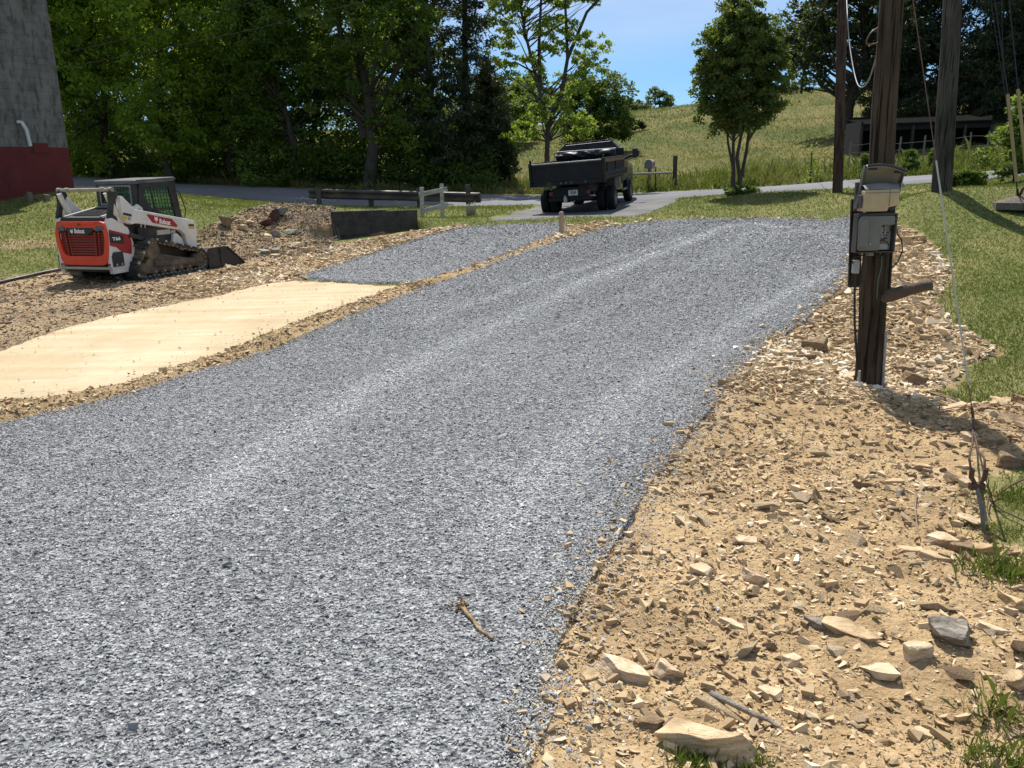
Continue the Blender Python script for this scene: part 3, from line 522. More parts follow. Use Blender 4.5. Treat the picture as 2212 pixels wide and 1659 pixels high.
for s in (-1, 1):
    q_ = MB(); q_.cyl((-1.368, s*.565, .345), (-1.352, s*.565, .345), .026, n=16); q_.build('reflector', DECRED, sk)
    d = MB(); d.prism([(-1.335, 1.0), (-.85, .87), (-.80, .74), (-.84, .50), (-1.08, .555), (-1.2, .66), (-1.35, .70)], 1, s*.637, s*.62); rd = d.build('side_panel_cover', DECRED, sk, .006)
    d = MB(); d.prism([(-1.345, .955), (-1.0, .868), (-1.0, .71), (-1.34, .755)], 1, s*.645, s*.63); dk = d.build('model_plate', BLACK2, rd, .006)
    fontmesh('lettering', 'T66', .085, axes((-1.29 if s < 0 else -1.08, s*.647, .79), (-s, 0, 0), (.1, 0, 1)), WHITE2, dk, .002, .2)
    d = MB(); d.prism([(-1.35, .50), (-1.30, .576), (-1.10, .572), (-1.08, .52), (-1.08, .308), (-1.345, .308)], 1, s*.665, s*.61); vb = d.build('corner_guard', BLACK2, sk, .012)
    for x in (-1.28, -1.15): d = MB(); d.cyl((x, s*.664, .345), (x, s*.674, .345), .022, n=12); d.build('bolt', STEEL, vb)
    # rear loop guards and lift arms
    g = MB(); g.prism([(-1.25, 1.725), (-1.09, 1.68), (-1.075, 1.60), (-1.13, 1.55), (-1.20, 1.46), (-1.25, 1.30), (-1.27, 1.20), (-1.40, 1.20), (-1.34, 1.36), (-1.30, 1.50), (-1.31, 1.68)], 1, s*.835, s*.90); lgo = g.build('loop_guard', BLACK, sk, .015); lgo.location = (.09, -s*.265, 0)
    a = MB(); a.prism([(-1.12, 1.60), (-1.06, 1.58), (-.785, 1.335), (.725, 1.06), (.86, 1.01), (.915, .87), (.89, .70), (.86, .42), (.66, .42), (.575, .56), (.54, .76), (.42, .86), (-.80, 1.075), (-.90, 1.06), (-1.03, 1.10), (-1.10, 1.19), (-1.13, 1.30), (-1.13, 1.5)], 1, s*.83, s*.71); arm = a.build('lift_arm', WHITE, sk, .014, 3); arm.location = (.10, -s*.12, 0)
    r = MB(); r.prism([(-.498, 1.207), (-.476, 1.23), (.193, 1.098), (.335, .96), (.30, .925), (-.369, 1.055)], 1, s*.836, s*.82); rb = r.build('red_badge', DECRED, arm, .004)
    X = (1, 0, -.18) if s < 0 else (-1, 0, .18)
    o3 = (-.185, -.838, 1.036) if s < 0 else (.12, .838, .985)
    fontmesh('lettering', 'Bobcat', .13, axes(o3, X, (0, 0, 1)), WHITE2, rb, .002, .31)
    emblem(axes((-.265, -.838, 1.125) if s < 0 else (-.24, .838, 1.09), X, (0, 0, 1)), .115, WHITE2, DECRED, rb)
    d = MB(); d.beam((-1.11, s*.833, 1.27), (-.90, s*.833, 1.225), .006, .045); d.build('sticker', BLACK2, arm)
    d = MB(); d.beam((-1.12, s*.833, 1.20), (-1.03, s*.833, 1.185), .006, .055); d.build('sticker', YELLOW, arm); d = MB(); d.beam((.67, s*.833, .895), (.83, s*.833, .88), .006, .05); d.build('sticker', YELLOW, arm)
    d = MB(); d.beam((.67, s*.834, .945), (.83, s*.834, .93), .006, .04); d.build('sticker', BLACK2, arm)
    d = MB(); d.cyl((-.97, s*.82, 1.17), (-.97, s*.85, 1.17), .03); d.bb((-.68, s*.79, .985), (-.65, s*.82, 1.06)); d.bb((-.58, s*.79, .97), (-.55, s*.82, 1.05)); d.build('pivot_pin', STEEL, arm, .004)
    d = MB(); d.prism([(.36, .80), (.46, .80), (.59, .69), (.64, .55), (.62, .44), (.30, .60)], 1, s*.66, s*.56); d.build('front_post', WHITE, sk, .01)
    c_ = MB(); c_.tube([(-1.20, s*.55, 1.66), (-1.14, s*.56, 1.5), (-1.02, s*.57, 1.25)], .05, 12); c_.tube([(-1.02, s*.57, 1.25), (-.85, s*.58, .9)], .028, 10); c_.build('lift_cylinder', WHITE, sk)
    # track
    circ = [(-.43, .525, .225), (-.78, .185, .185), (.93, .215, .215)]
    outl = hullpath(circ); inn = hullpath([(x, z, r_-.045) for x, z, r_ in circ]); tk = MB(); y0, y1 = (s*.84, s*.52); tk.ring(outl, inn, 1, y0, y1); track = tk.build('track', RUBBER, sk)
    lg = MB(); lg2 = MB(); rp = resamp(outl, 40)
    for k in range(40):
        p0, p1 = rp[k], rp[(k+1) % 40]; dx = (p1-p0)/np.linalg.norm(p1-p0); nrm = np.array([dx[1], -dx[0]]); m_ = (p0+p1)/2+nrm*.008; wdt = .3 if k % 2 else .2
        e_ = dx*.055/2; lg.beam((m_[0]-e_[0], s*(.84-wdt/2), m_[1]-e_[1]), (m_[0]+e_[0], s*(.84-wdt/2), m_[1]+e_[1]), wdt, .03, (nrm[0], 0, nrm[1]))
        lg2.beam((m_[0]-e_[0], s*.835, m_[1]-e_[1]), (m_[0]+e_[0], s*.835, m_[1]+e_[1]), .03, .036, (nrm[0], 0, nrm[1])) if k % 2 else None
        i_ = m_-nrm*.06; lg2.beam((i_[0]-e_[0], s*.80, i_[1]-e_[1]), (i_[0]+e_[0], s*.80, i_[1]+e_[1]), .03, .02, (nrm[0], 0, nrm[1]))
    lg.build('tread', RUBBER, track, .004); lg2.build('dusty_edge', DUSTY, track)
    u = MB(); u.prism([(-.72, .10), (-.80, .2), (-.55, .40), (-.30, .47), (.3, .34), (.78, .27), (.9, .2), (.78, .10)], 1, s*.79, s*.56); u.beam((-.45, s*.8, .28), (.65, s*.8, .22), .04, .12); u.build('track_frame', MUDDY, sk, .02)
    for x, z, r_, nm in ((-.43, .525, .17, 'sprocket'), (-.78, .185, .13, 'rear_idler'), (.93, .215, .16, 'front_idler')):
        q_ = MB(); q_.lathe([(.001, s*.80), (r_*.35, s*.80), (r_*.4, s*.785), (r_*.85, s*.775), (r_, s*.80), (r_, s*.60), (.001, s*.60)], (x, 0, z), 1, 28); q_.build(nm, MUDDY, sk)
    for k in range(5):
        x = -.46+.25*k; q_ = MB(); q_.lathe([(.001, s*.815), (.06, s*.812), (.085, s*.80), (.085, s*.62), (.001, s*.62)], (x, 0, .125), 1, 18); ro = q_.build('roller', MUDDY, sk)
        q_ = MB(); q_.cyl((x, s*.812, .125), (x, s*.826, .125), .018, n=8); q_.build('hub_bolt', STEEL, ro)
cb = MB(); cb.tube([(-1.13, -.65, 1.715), (-1.13, .65, 1.715)], .032, 12)
for y in (-.61, -.42, .42, .61): cb.tube([(-1.13, y-.04, 1.718), (-1.13, y+.04, 1.718)], .042, 12)
cb.build('cross_bar', BEIGE, sk)
lb = MB(); lb.bb((-.06, -.612, .80), (.32, -.602, .895)); lb.bb((.345, -.612, .81), (.47, -.602, .865)); lb.build('sticker', pm('paper sticker', (.45, .42, .38), (.6, .57, .52), 20, .6, 0), sk)
hb = MB(); hb.tube([(-.55, -.55, 1.33), (-.45, -.55, 1.38), (-.38, -.55, 1.33), (-.37, -.55, 1.25)], .05, 10); hb.cyl((-.52, -.60, 1.33), (-.52, -.5, 1.33), .05, n=12); hb.build('work_light', WHITE, sk)
# cab
cabp = [(-.40, .95), (-.275, 1.80), (.70, 1.845), (.84, 1.06), (.80, .95)]; winp = [(-.16, 1.55), (-.145, 1.69), (-.05, 1.735), (.52, 1.735), (.555, 1.70), (.67, 1.15), (.64, 1.10), (.05, 1.30), (-.02, 1.36)]
cabo = empty('cab', Matrix.Identity(4)); cabo.parent = sk
def side_ring(P, Q, n=70):
    a, b = resamp(P, n), resamp(Q, n); k = np.argmin(((b-a[0])**2).sum(1)); return a, np.roll(b, -k, 0)
def orient(p): p = [tuple(q) for q in p]; A = sum(p[i-1][0]*p[i][1]-p[i][0]*p[i-1][1] for i in range(len(p))); return p if A > 0 else p[::-1]
for s in (-1, 1):
    m_ = MB(); a_, b_ = side_ring(orient(cabp), orient(winp)); m_.ring(a_, b_, 1, s*.50, s*.46); m_.build('cab_side', BLACK, cabo, .006)
    m_ = MB(); m_.prism(winp, 1, s*.466, s*.472); g_ = m_.build('side_window', GLASS, cabo)
    m_ = MB(); W = np.array([(p[0], p[1]) for p in winp])
    for k in range(10):
        x = -.12+.085*k; zs = [z for z in np.linspace(1.08, 1.75, 60) if inpoly(np.array([x+.06*(1.7-z)/.6]), np.array([z]), W)[0]]
        if len(zs) > 2: m_.beam((x+.06*(1.7-zs[0])/.6, s*.482, zs[0]), (x+.06*(1.7-zs[-1])/.6, s*.482, zs[-1]), .009, .009, (0, 1, 0))
    for k in range(9):
        z = 1.14+.068*k; xs_ = [x for x in np.linspace(-.2, .7, 80) if inpoly(np.array([x]), np.array([z]), W)[0]]
        if len(xs_) > 2: m_.beam((xs_[0], s*.484, z), (xs_[-1], s*.484, z), .009, .009)
    m_.beam((.12, s*.487, 1.27), (.04, s*.487, 1.735), .03, .02, (0, 1, 0)); m_.beam((.02, s*.488, 1.305), (.65, s*.488, 1.305), .02, .035); m_.build('window_grid', BLACK, g_)
m_ = MB(); m_.ring(resamp([(.49, .95), (.47, 1.82), (-.47, 1.82), (-.49, .95)], 60), resamp([(.37, 1.42), (.37, 1.765), (-.37, 1.765), (-.37, 1.42)], 60), 0, -.37, -.29); m_.build('cab_rear', BLACK, cabo, .006)
m_ = MB(); m_.bb((-.345, -.37, 1.42), (-.34, .37, 1.765)); g_ = m_.build('rear_window', GLASS, cabo)
m_ = MB()
for k in range(10): m_.bb((-.362, -.335+.075*k, 1.42), (-.353, -.327+.075*k, 1.765))
for k in range(5): m_.bb((-.364, -.37, 1.48+.065*k), (-.355, .37, 1.488+.065*k))
m_.build('window_grid', BLACK, g_)
m_ = MB(); m_.ring(resamp([(.385, 1.40), (.385, 1.785), (-.385, 1.785), (-.385, 1.40)], 60), resamp([(.355, 1.44), (.355, 1.75), (-.355, 1.75), (-.355, 1.44)], 60), 0, -.385, -.365); m_.build('window_seal', pm('grey seal', (.16, .16, .155), (.22, .22, .21), 8, .6, 0), cabo, .008)
m_ = MB(); m_.prism([(-.40, 1.80), (-.385, 1.865), (-.33, 1.885), (.74, 1.925), (.80, 1.905), (.80, 1.875), (.70, 1.835)], 1, -.50, .50); m_.build('cab_roof', pm('cab roof grey', (.05, .05, .052), (.09, .09, .09), 4, .45, .05, dirt=(.16, .15, .13)), cabo, .03, 3)
m_ = MB(); m_.beam((.71, -.47, 1.84), (.84, -.47, 1.0), .06, .07, (0, 1, 0)); m_.beam((.71, .47, 1.84), (.84, .47, 1.0), .06, .07, (0, 1, 0)); m_.bb((.70, -.45, 1.78), (.75, .45, 1.85)); m_.bb((.76, -.45, .95), (.86, .45, 1.05)); m_.build('cab_front_frame', BLACK, cabo, .006)
m_ = MB(); m_.bb((-.12, -.24, 1.0), (.35, .24, 1.12)); m_.beam((-.1, 0, 1.1), (-.2, 0, 1.62), .42, .1, (1, 0, 0)); m_.build('seat', pm('seat cloth', (.04, .04, .045), (.08, .08, .085), 12, .9, .1), cabo, .03)
m_ = MB(); m_.tube([(.78, -.47, 1.66), (.86, -.50, 1.62), (.97, -.52, 1.25), (.95, -.50, 1.10), (.86, -.47, 1.08)], .012, 8); m_.build('grab_rail', BLACK, cabo)
# bucket
m_ = MB(); prof = [(1.16, .44), (1.10, .40), (1.08, .25), (1.12, .08), (1.25, -.01), (1.70, -.04), (2.26, -.06), (2.34, -.03)]
inn2 = [(2.33, -.015), (1.70, .0), (1.27, .03), (1.15, .11), (1.12, .25), (1.14, .38), (1.19, .43)]
m_.prism(prof+inn2, 1, -.87, .87); bk = m_.build('bucket', pm('bucket steel', (.02, .021, .024), (.045, .045, .046), 3, .45, .1, dirt=(.13, .10, .07)), sk, .006)
for s in (-1, 1):
    m_ = MB(); m_.prism([(1.07, .0), (1.10, .44), (1.62, .445), (1.72, .43), (2.345, -.02), (2.26, -.065), (1.2, -.05)], 1, s*.89, s*.865); sd_ = m_.build('bucket_side', BLACK, bk, .006)
    m_ = MB(); m_.beam((1.72, s*.893, .42), (2.33, s*.893, -.02), .02, .05, (0, 1, 0)); m_.beam((1.46, s*.893, .0), (1.46, s*.893, .42), .02, .03, (0, 1, 0)); m_.bb((1.15, s*.88, .0), (1.45, s*.90, .12)); m_.build('wear_edge', BLACK, sd_, .004)
m_ = MB(); m_.bb((.88, -.5, .02), (1.08, .5, .46)); m_.beam((.80, -.6, .45), (1.1, -.6, .38), .1, .12); m_.beam((.80, .6, .45), (1.1, .6, .38), .1, .12); m_.build('quick_attach', BLACK, sk, .01)
# ------------------------------------------------------------ dump truck
TR = frame((2.406, 28.637, .556), 18, -3.2, 2)
tr = empty('dump_truck', TR, 'dark dump truck seen from behind, tarp bundled across its bed', 'truck')
TB = pm('dark blue paint', (.006, .012, .02), (.01, .02, .03), 2.5, .3, .03, spec=.4, dirt=(.025, .024, .022), coat=.15)
BEDP = pm('bed paint', (.005, .007, .010), (.011, .013, .016), 3, .55, .08, dirt=(.022, .019, .016), spec=.25)
ALU = pm('worn edge metal', (.14, .145, .15), (.24, .245, .25), 12, .5, .05, metal=.6)
WOODB = pm('bed plank', (.16, .09, .05), (.26, .16, .09), 5, .8, .2, stretch=(1, 8, 8))
TYRE = pm('tyre rubber', (.010, .010, .011), (.02, .019, .018), 7, .85, .15, dirt=(.04, .036, .03), spec=.2)
TARP = pm('tarp vinyl', (.014, .015, .017), (.026, .027, .03), 4, .5, .1, spec=.28)
bed = MB(); bed.bb((-1.40, -1.17, 1.02), (2.1, 1.17, 1.08)); bed.bb((-1.2, -.45, .86), (2.0, -.30, 1.02)); bed.bb((-1.2, .30, .86), (2.0, .45, 1.02)); bedo = bed.build('bed_floor', BEDP, tr, .006)
for s in (-1, 1):
    m_ = MB(); m_.bb((-1.38, s*1.16, 1.08), (2.1, s*1.20, 1.64)); m_.prism([(s*1.20, 1.06), (s*1.235, 1.10), (s*1.235, 1.19), (s*1.20, 1.27)], 0, -1.38, 2.08)
    for k in range(2): m_.bb((-1.0+1.45*k, s*1.20, 1.27), (-.93+1.45*k, s*1.225, 1.56))
    so_ = m_.build('bed_side', BEDP, tr, .008)
    m_ = MB(); m_.bb((-1.36, s*1.145, 1.55), (2.05, s*1.215, 1.675)); m_.build('side_board', WOODB, so_, .006)
    m_ = MB(); m_.bb((-1.37, s*1.14, 1.676), (2.05, s*1.22, 1.70)); m_.build('top_rail', BEDP, so_, .005)
    m_ = MB(); m_.bb((-1.52, s*1.15, .95), (-1.36, s*1.235, 1.70)); m_.prism([(-1.46, 1.70), (-1.36, 1.70), (-1.40, 1.80), (-1.45, 1.80)], 1, s*1.16, s*1.22); m_.bb((-1.535, s*1.165, 1.30), (-1.52, s*1.22, 1.62)); m_.build('corner_post', BEDP, tr, .006)
m_ = MB(); m_.bb((-1.46, -1.14, 1.08), (-1.40, 1.14, 1.64)); m_.bb((-1.485, -1.14, 1.55), (-1.46, 1.14, 1.64)); m_.bb((-1.485, -1.14, 1.08), (-1.46, 1.14, 1.17)); m_.bb((-1.482, -1.14, 1.17), (-1.46, -1.05, 1.55)); m_.bb((-1.482, 1.05, 1.17), (-1.46, 1.14, 1.55)); tgt = m_.build('tailgate', BEDP, tr, .008)
m_ = MB(); m_.tube([(-1.45, -1.12, 1.655), (-1.45, 1.16, 1.655)], .014, 8); m_.build('top_edge', ALU, tgt)
m_ = MB(); m_.bb((-1.50, -1.14, .95), (-1.36, 1.14, 1.07)); sill = m_.build('rear_sill', BEDP, tr, .008)
m_ = MB()
for y in (.62, .55): m_.bb((-1.512, y-.012, .96), (-1.498, y+.012, 1.07))
for y in (.2, .03): m_.cyl((-1.51, y, 1.02), (-1.49, y, 1.02), .03, n=12)
m_.bb((-1.512, -.16, .985), (-1.498, -.12, 1.06)); m_.bb((-1.512, -.62, .985), (-1.498, -.58, 1.06)); m_.build('sill_fitting', pm('dull grey', (.07, .07, .07), (.12, .12, .12), 8, .5, .05), sill)
m_ = MB(); m_.bb((2.10, -1.2, 1.08), (2.16, 1.2, 1.95)); hdb = m_.build('headboard', BEDP, tr, .006)
m_ = MB(); m_.add([(2.13, 1.24, 1.95), (2.13, -1.05, 1.93), (2.30, -.72, 2.245), (2.30, .96, 2.215), (2.19, 1.24, 1.95), (2.19, -1.05, 1.93), (2.36, -.72, 2.245), (2.36, .96, 2.215)], [(0, 1, 2, 3), (4, 5, 6, 7), (0, 1, 5, 4), (1, 2, 6, 5), (2, 3, 7, 6), (3, 0, 4, 7)])
m_.add([(2.30, -.72, 2.245), (2.30, .96, 2.215), (3.05, .9, 2.20), (3.05, -.68, 2.22), (2.30, -.72, 2.275), (2.30, .96, 2.245), (3.05, .9, 2.23), (3.05, -.68, 2.25)], [(0, 1, 2, 3), (4, 5, 6, 7), (0, 1, 5, 4), (1, 2, 6, 5), (2, 3, 7, 6), (3, 0, 4, 7)])
m_.prism([(2.12, 1.66), (2.12, 1.93), (2.3, 1.95), (2.42, 1.66)], 1, -1.09, -1.05); cs = m_.build('cab_shield', BEDP, tr, .006)
m_ = MB(); m_.tube([(2.10, 1.20, 1.985), (2.10, -.94, 1.95)], .018, 8); m_.tube([(2.26, .90, 2.175), (2.26, -.72, 2.20)], .014, 8); m_.beam((2.3, -.72, 2.25), (2.28, -1.10, 1.84), .05, .012, (1, 0, 0)); m_.tube([(2.08, -.92, 1.95), (2.08, -.92, 1.72)], .014, 8); m_.tube([(2.1, 1.3, 1.955), (2.1, 1.3, 1.7)], .014, 8); m_.build('edge_rail', ALU, cs)
# bundled tarp: folded cloth strip
nu, nv = 60, 12; V = []
for i in range(nu):
    for j in range(nv):
        u_, v_ = i/(nu-1), j/(nv-1); y = 1.22-2.13*u_; fold = .035*math.sin(u_*15+5*vnoise([u_*4], [v_*2], 9)[0])*math.sin(v_*math.pi)+.09*(vnoise([u_*9], [v_*2.2], 4)[0]-.5)+.04*(vnoise([u_*23], [v_*5], 14)[0]-.5)
        V.append((2.04-.10*math.sin(v_*math.pi)-fold, y, 1.945-.24*v_+.012*math.sin(u_*23)*v_))
m_ = MB(); m_.add(V, [(i*nv+j, i*nv+j+1, (i+1)*nv+j+1, (i+1)*nv+j) for i in range(nu-1) for j in range(nv-1)], False); tp = m_.build('tarp', TARP, tr); tp.modifiers.new('thick', 'SOLIDIFY').thickness = .01
# cab as lofted sections
def loft(secs, n=24):
    m_ = MB(); V = []
    for x, pts in secs: V += [(x, y, z) for y, z in pts]
    k = len(secs[0][1]); m_.add(V, [(i*k+j, i*k+(j+1) % k, (i+1)*k+(j+1) % k, (i+1)*k+j) for i in range(len(secs)-1) for j in range(k)], True); m_.add(V[:k], [tuple(range(k))]); m_.add(V[-k:], [tuple(range(k))]); return m_
def sec(hb, zb, hm, zm, ht, zt): return [(-hb, zb), (-hm, zb+.1), (-hm-.01, (zb+zm)/2), (-hm, zm), (-ht, zt-.06), (-ht+.1, zt), (ht-.1, zt), (ht, zt-.06), (hm, zm), (hm+.01, (zb+zm)/2), (hm, zb+.1), (hb, zb)]
lf = loft([(2.48, sec(.88, .72, .97, 1.52, .84, 2.1)), (2.6, sec(.88, .72, .98, 1.54, .86, 2.16)), (3.2, sec(.88, .72, .99, 1.52, .84, 2.15)), (3.55, sec(.88, .72, .99, 1.50, .72, 2.02)), (4.1, sec(.88, .72, .985, 1.42, .78, 1.56)), (4.25, sec(.85, .75, .97, 1.40, .72, 1.53)), (5.3, sec(.75, .8, .92, 1.32, .62, 1.45)), (5.75, sec(.7, .62, .86, 1.2, .55, 1.36)), (5.85, sec(.65, .62, .8, 1.1, .5, 1.25))]); cab_ = lf.build('cab', TB, tr, .0)
m_ = MB(); m_.add([(2.47, .68, 1.6), (2.47, -.68, 1.6), (2.475, -.62, 2.0), (2.475, .62, 2.0)], [(0, 1, 2, 3)]); m_.build('rear_window', DGLASS, cab_)
for s in (-1, 1):
    m_ = MB(); m_.add([(2.75, s*.985, 1.545), (3.75, s*.985, 1.52), (3.5, s*.80, 1.95), (2.78, s*.80, 2.0)], [(0, 1, 2, 3)]); m_.build('side_window', DGLASS, cab_)
    m_ = MB(); m_.prism([(2.66, .80), (3.88, .80), (3.92, 1.48), (2.66, 1.52)], 1, s*.99, s*1.005); dr = m_.build('door', TB, cab_, .012)
    m_ = MB(); m_.bb((2.72, s*1.003, 1.27), (3.82, s*1.009, 1.40)); m_.build('sign_band', pm('orange band', (.42, .10, .035), (.5, .14, .05), 9, .5, 0), dr)
    m_ = MB()
    for k in range(9): m_.bb((2.80+.11*k, s*1.006, 1.295), (2.87+.11*k, s*1.011, 1.375)) if k != 4 else None
    for k in range(5): m_.bb((2.85+.17*k, s*1.004, 1.19), (2.96+.17*k, s*1.009, 1.22))
    m_.build('sign_marks', pm('dark lettering', (.03, .03, .03), (.05, .05, .05), 9, .5, 0), dr)
    m_ = MB(); m_.bb((2.74, s*1.003, 1.05), (3.80, s*1.007, 1.245)); m_.build('door_panel', BEDP, dr)
    m_ = MB(); m_.bb((2.76, s*1.005, 1.44), (2.95, s*1.03, 1.475)); m_.build('handle', STEEL, dr)
    # mirror
    m_ = MB(); m_.tube([(3.75, s*.97, 1.56), (3.6, s*1.15, 1.64), (3.45, s*1.33, 1.65)], .045, 8); mo = m_.build('mirror_arm', BLACK2, cab_)
    m_ = MB(); m_.prism([(s*1.29, 1.90), (s*1.43, 1.89), (s*1.50, 1.80), (s*1.52, 1.70), (s*1.50, 1.60), (s*1.38, 1.55), (s*1.29, 1.55)], 0, 3.36, 3.46); m_.build('mirror_head', BLACK2, mo, .015)
    # fender flare, step, tool box
    m_ = MB(); pts = [(3.85+.50*math.cos(a), .40+.50*math.sin(a)) for a in np.linspace(.1, math.pi-.1, 14)]+[(3.85+.42*math.cos(a), .40+.42*math.sin(a)) for a in np.linspace(math.pi-.1, .1, 14)]
    m_.prism(pts, 1, s*.90, s*1.06); m_.build('fender', TB, cab_, .012)
    m_ = MB(); m_.tube([(2.6, s*1.0, .50), (3.35, s*1.0, .50)], .045, 10); m_.build('running_board', ALU, tr)
    m_ = MB(); m_.bb((1.30, s*.68, .60), (2.36, s*1.0, .985)); tb_ = m_.build('tool_box', pm('grey box', (.06, .06, .06), (.1, .1, .1), 4, .45, .05), tr, .012)
    m_ = MB(); m_.bb((1.95, s*1.0, .63), (2.33, s*1.012, .965)); m_.build('tool_box_door', pm('light grey', (.12, .12, .12), (.17, .17, .17), 4, .45, .05), tb_, .006)
def wheel(x, y0, y1, r, nm='wheel'):
    y0, y1 = min(y0, y1), max(y0, y1); m_ = MB(); sg = 1 if y1 > 0 else -1
    pr = [(r*.56, y0), (r*.80, y0-.004), (r*.94, y0+.012), (r, y0+.035), (r, y1-.035), (r*.94, y1-.012), (r*.80, y1+.004), (r*.56, y1)]; m_.lathe(pr, (x, 0, r), 1, 40); o_ = m_.build(nm, TYRE, tr)
    m_ = MB()
    for k in range(44):
        a = 2*math.pi*k/44
        for yy in (.25, .5, .75): yc = y0+(y1-y0)*yy; m_.box((x+math.cos(a+yy*.1)*(r+.002), yc, r+math.sin(a+yy*.1)*(r+.002)), (.014, (y1-y0)*.19, .034), Matrix.Rotation(-(a+yy*.1), 3, 'Y'))
    m_.build('tread', TYRE, o_)
    m_ = MB(); yo = y1 if sg > 0 else y0; yi = yo-sg*.12; m_.lathe([(r*.57, yo), (r*.50, yo-sg*.02), (r*.46, yi), (r*.2, yi+sg*.04), (r*.16, yo-sg*.02), (.001, yo-sg*.02)], (x, 0, r), 1, 28); m_.build('rim', pm('wheel rim', (.1, .1, .1), (.2, .2, .2), 6, .4, .05, metal=.4), o_)
for s in (-1, 1):
    wheel(0, s*.67, s*.93, .39); wheel(0, s*.98, s*1.25, .39); wheel(3.85, s*.84, s*1.10, .40)
m_ = MB(); m_.tube([(0, -.7, .40), (0, .7, .40)], .07, 12); m_.lathe([(.001, -.2), (.13, -.15), (.18, 0), (.13, .15), (.001, .2)], (0, 0, .40), 1, 18); m_.tube([(3.85, -.9, .4), (3.85, .9, .4)], .06, 10); m_.tube([(.1, 0, .42), (2.9, 0, .55)], .05, 10); m_.build('axle', BLACK, tr)
m_ = MB(); m_.bb((-1.15, -.45, .62), (5.4, -.36, .86)); m_.bb((-1.15, .36, .62), (5.4, .45, .86)); m_.bb((.6, -.36, .5), (1.6, .1, .8)); m_.bb((2.6, -.35, .45), (3.5, .35, .8)); m_.tube([(.3, -.55, .52), (2.8, -.55, .5)], .06, 10); m_.build('frame_rails', BLACK, tr, .005)
m_ = MB(); m_.bb((-1.22, -.56, .56), (-1.14, .52, .87)); hp = m_.build('hitch_plate', BEDP, tr, .006)
m_ = MB(); m_.bb((-1.27, -.72, .45), (-1.13, .72, .555)); m_.bb((-1.24, -.62, .55), (-1.16, -.52, .80)); m_.bb((-1.24, .50, .55), (-1.16, .58, .80)); bpr = m_.build('rear_bumper', BEDP, tr, .008)
m_ = MB(); m_.bb((-1.38, .08, .42), (-1.22, .18, .56)); m_.cyl((-1.36, .13, .40), (-1.36, .13, .62), .03, n=12); m_.tube([(-1.34, -.05, .42), (-1.38, -.12, .40), (-1.36, -.18, .43)], .018, 8); m_.build('tow_hitch', pm('zinc fitting', (.28, .28, .26), (.4, .4, .38), 8, .45, .1), bpr, .004)
m_ = MB(); m_.bb((-1.235, -.265, .60), (-1.222, .045, .775)); pl = m_.build('licence_plate', pm('plate white', (.50, .52, .50), (.58, .6, .58), 12, .5, 0), tr, .004)
fontmesh('lettering', '05184', .125, axes((-1.2375, -.035, .655), (0, -1, 0), (0, 0, 1)), BLACK2, pl, .001, .18)
m_ = MB(); m_.bb((-1.2385, -.022, .71), (-1.236, -.01, .735)); m_.bb((-1.2385, -.022, .66), (-1.236, -.01, .69)); m_.bb((-1.2385, -.17, .615), (-1.236, -.06, .625)); m_.build('small_marks', BLACK2, pl)
for s in (-1, 1):
    m_ = MB(); m_.bb((-1.26, s*.62-.06, .62), (-1.2, s*.62+.06, .76)); m_.build('tail_light', pm('dark red lens', (.08, .012, .01), (.12, .018, .014), 9, .3, 0), tr, .008)
# ------------------------------------------------------------ plants
LEAFQ = [(np.array([(0, -.5, 0), (.34, -.05, .10), (0, .5, -.03), (-.34, -.05, .10)]), np.array([[0, 1, 2, 3]])), (np.array([(0, -.5, .05), (.26, .1, -.08), (0, .5, .08), (-.30, 0, -.06)]), np.array([[0, 1, 2, 3]]))]
SPRAY = [(np.array([(0, -.5, 0), (.16, 0, .05), (0, .55, 0), (-.16, 0, .05)]), np.array([[0, 1, 2, 3]])), (np.array([(0, -.5, 0), (.10, .1, .06), (0, .5, .12), (-.12, .05, -.02)]), np.array([[0, 1, 2, 3]]))]
def randrot(n, up_bias=.5):
    """random frames whose z leans upward"""
    z = RNG.normal(0, 1, (n, 3)); z[:, 2] = np.abs(z[:, 2])*(.6+up_bias)+up_bias*.5; z /= np.linalg.norm(z, axis=1)[:, None]
    x = RNG.normal(0, 1, (n, 3)); x -= z*(x*z).sum(1)[:, None]; x /= np.linalg.norm(x, axis=1)[:, None]; return np.stack([x, np.cross(z, x), z], 2)
BARK = pm('bark', (.035, .028, .021), (.085, .068, .05), 3, .9, .6, stretch=(3, 3, .5))
BARKG = pm('grey bark', (.07, .06, .05), (.15, .13, .11), 4, .9, .5, stretch=(3, 3, .5))
LF_WOOD = leafmat('woodland leaves', (.06, .125, .015), (.30, .42, .045), .58, (.54, .58, .08))
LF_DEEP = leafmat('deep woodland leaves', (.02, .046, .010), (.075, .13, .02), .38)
LF_PALE = leafmat('fresh leaves', (.12, .19, .03), (.30, .38, .065), .52, (.44, .48, .12))
LF_PEAR = leafmat('glossy leaves', (.026, .055, .014), (.095, .13, .026), .38, (.28, .15, .05))
LF_DUSK = leafmat('shaded wood leaves', (.03, .065, .012), (.12, .19, .025), .46, (.24, .30, .045))  # darker copy of the woodland leaves, shade put into the leaf colour
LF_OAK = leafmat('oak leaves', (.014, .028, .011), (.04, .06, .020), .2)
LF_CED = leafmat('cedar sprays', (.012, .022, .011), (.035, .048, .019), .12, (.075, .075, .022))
LF_BUSH = leafmat('bush leaves', (.024, .055, .012), (.08, .14, .024), .4)
LF_BIG = leafmat('broad pale leaves', (.07, .12, .022), (.17, .24, .045), .42, (.30, .34, .10))
LF_FAR = leafmat('far leaves', (.035, .065, .028), (.09, .12, .045), .3)
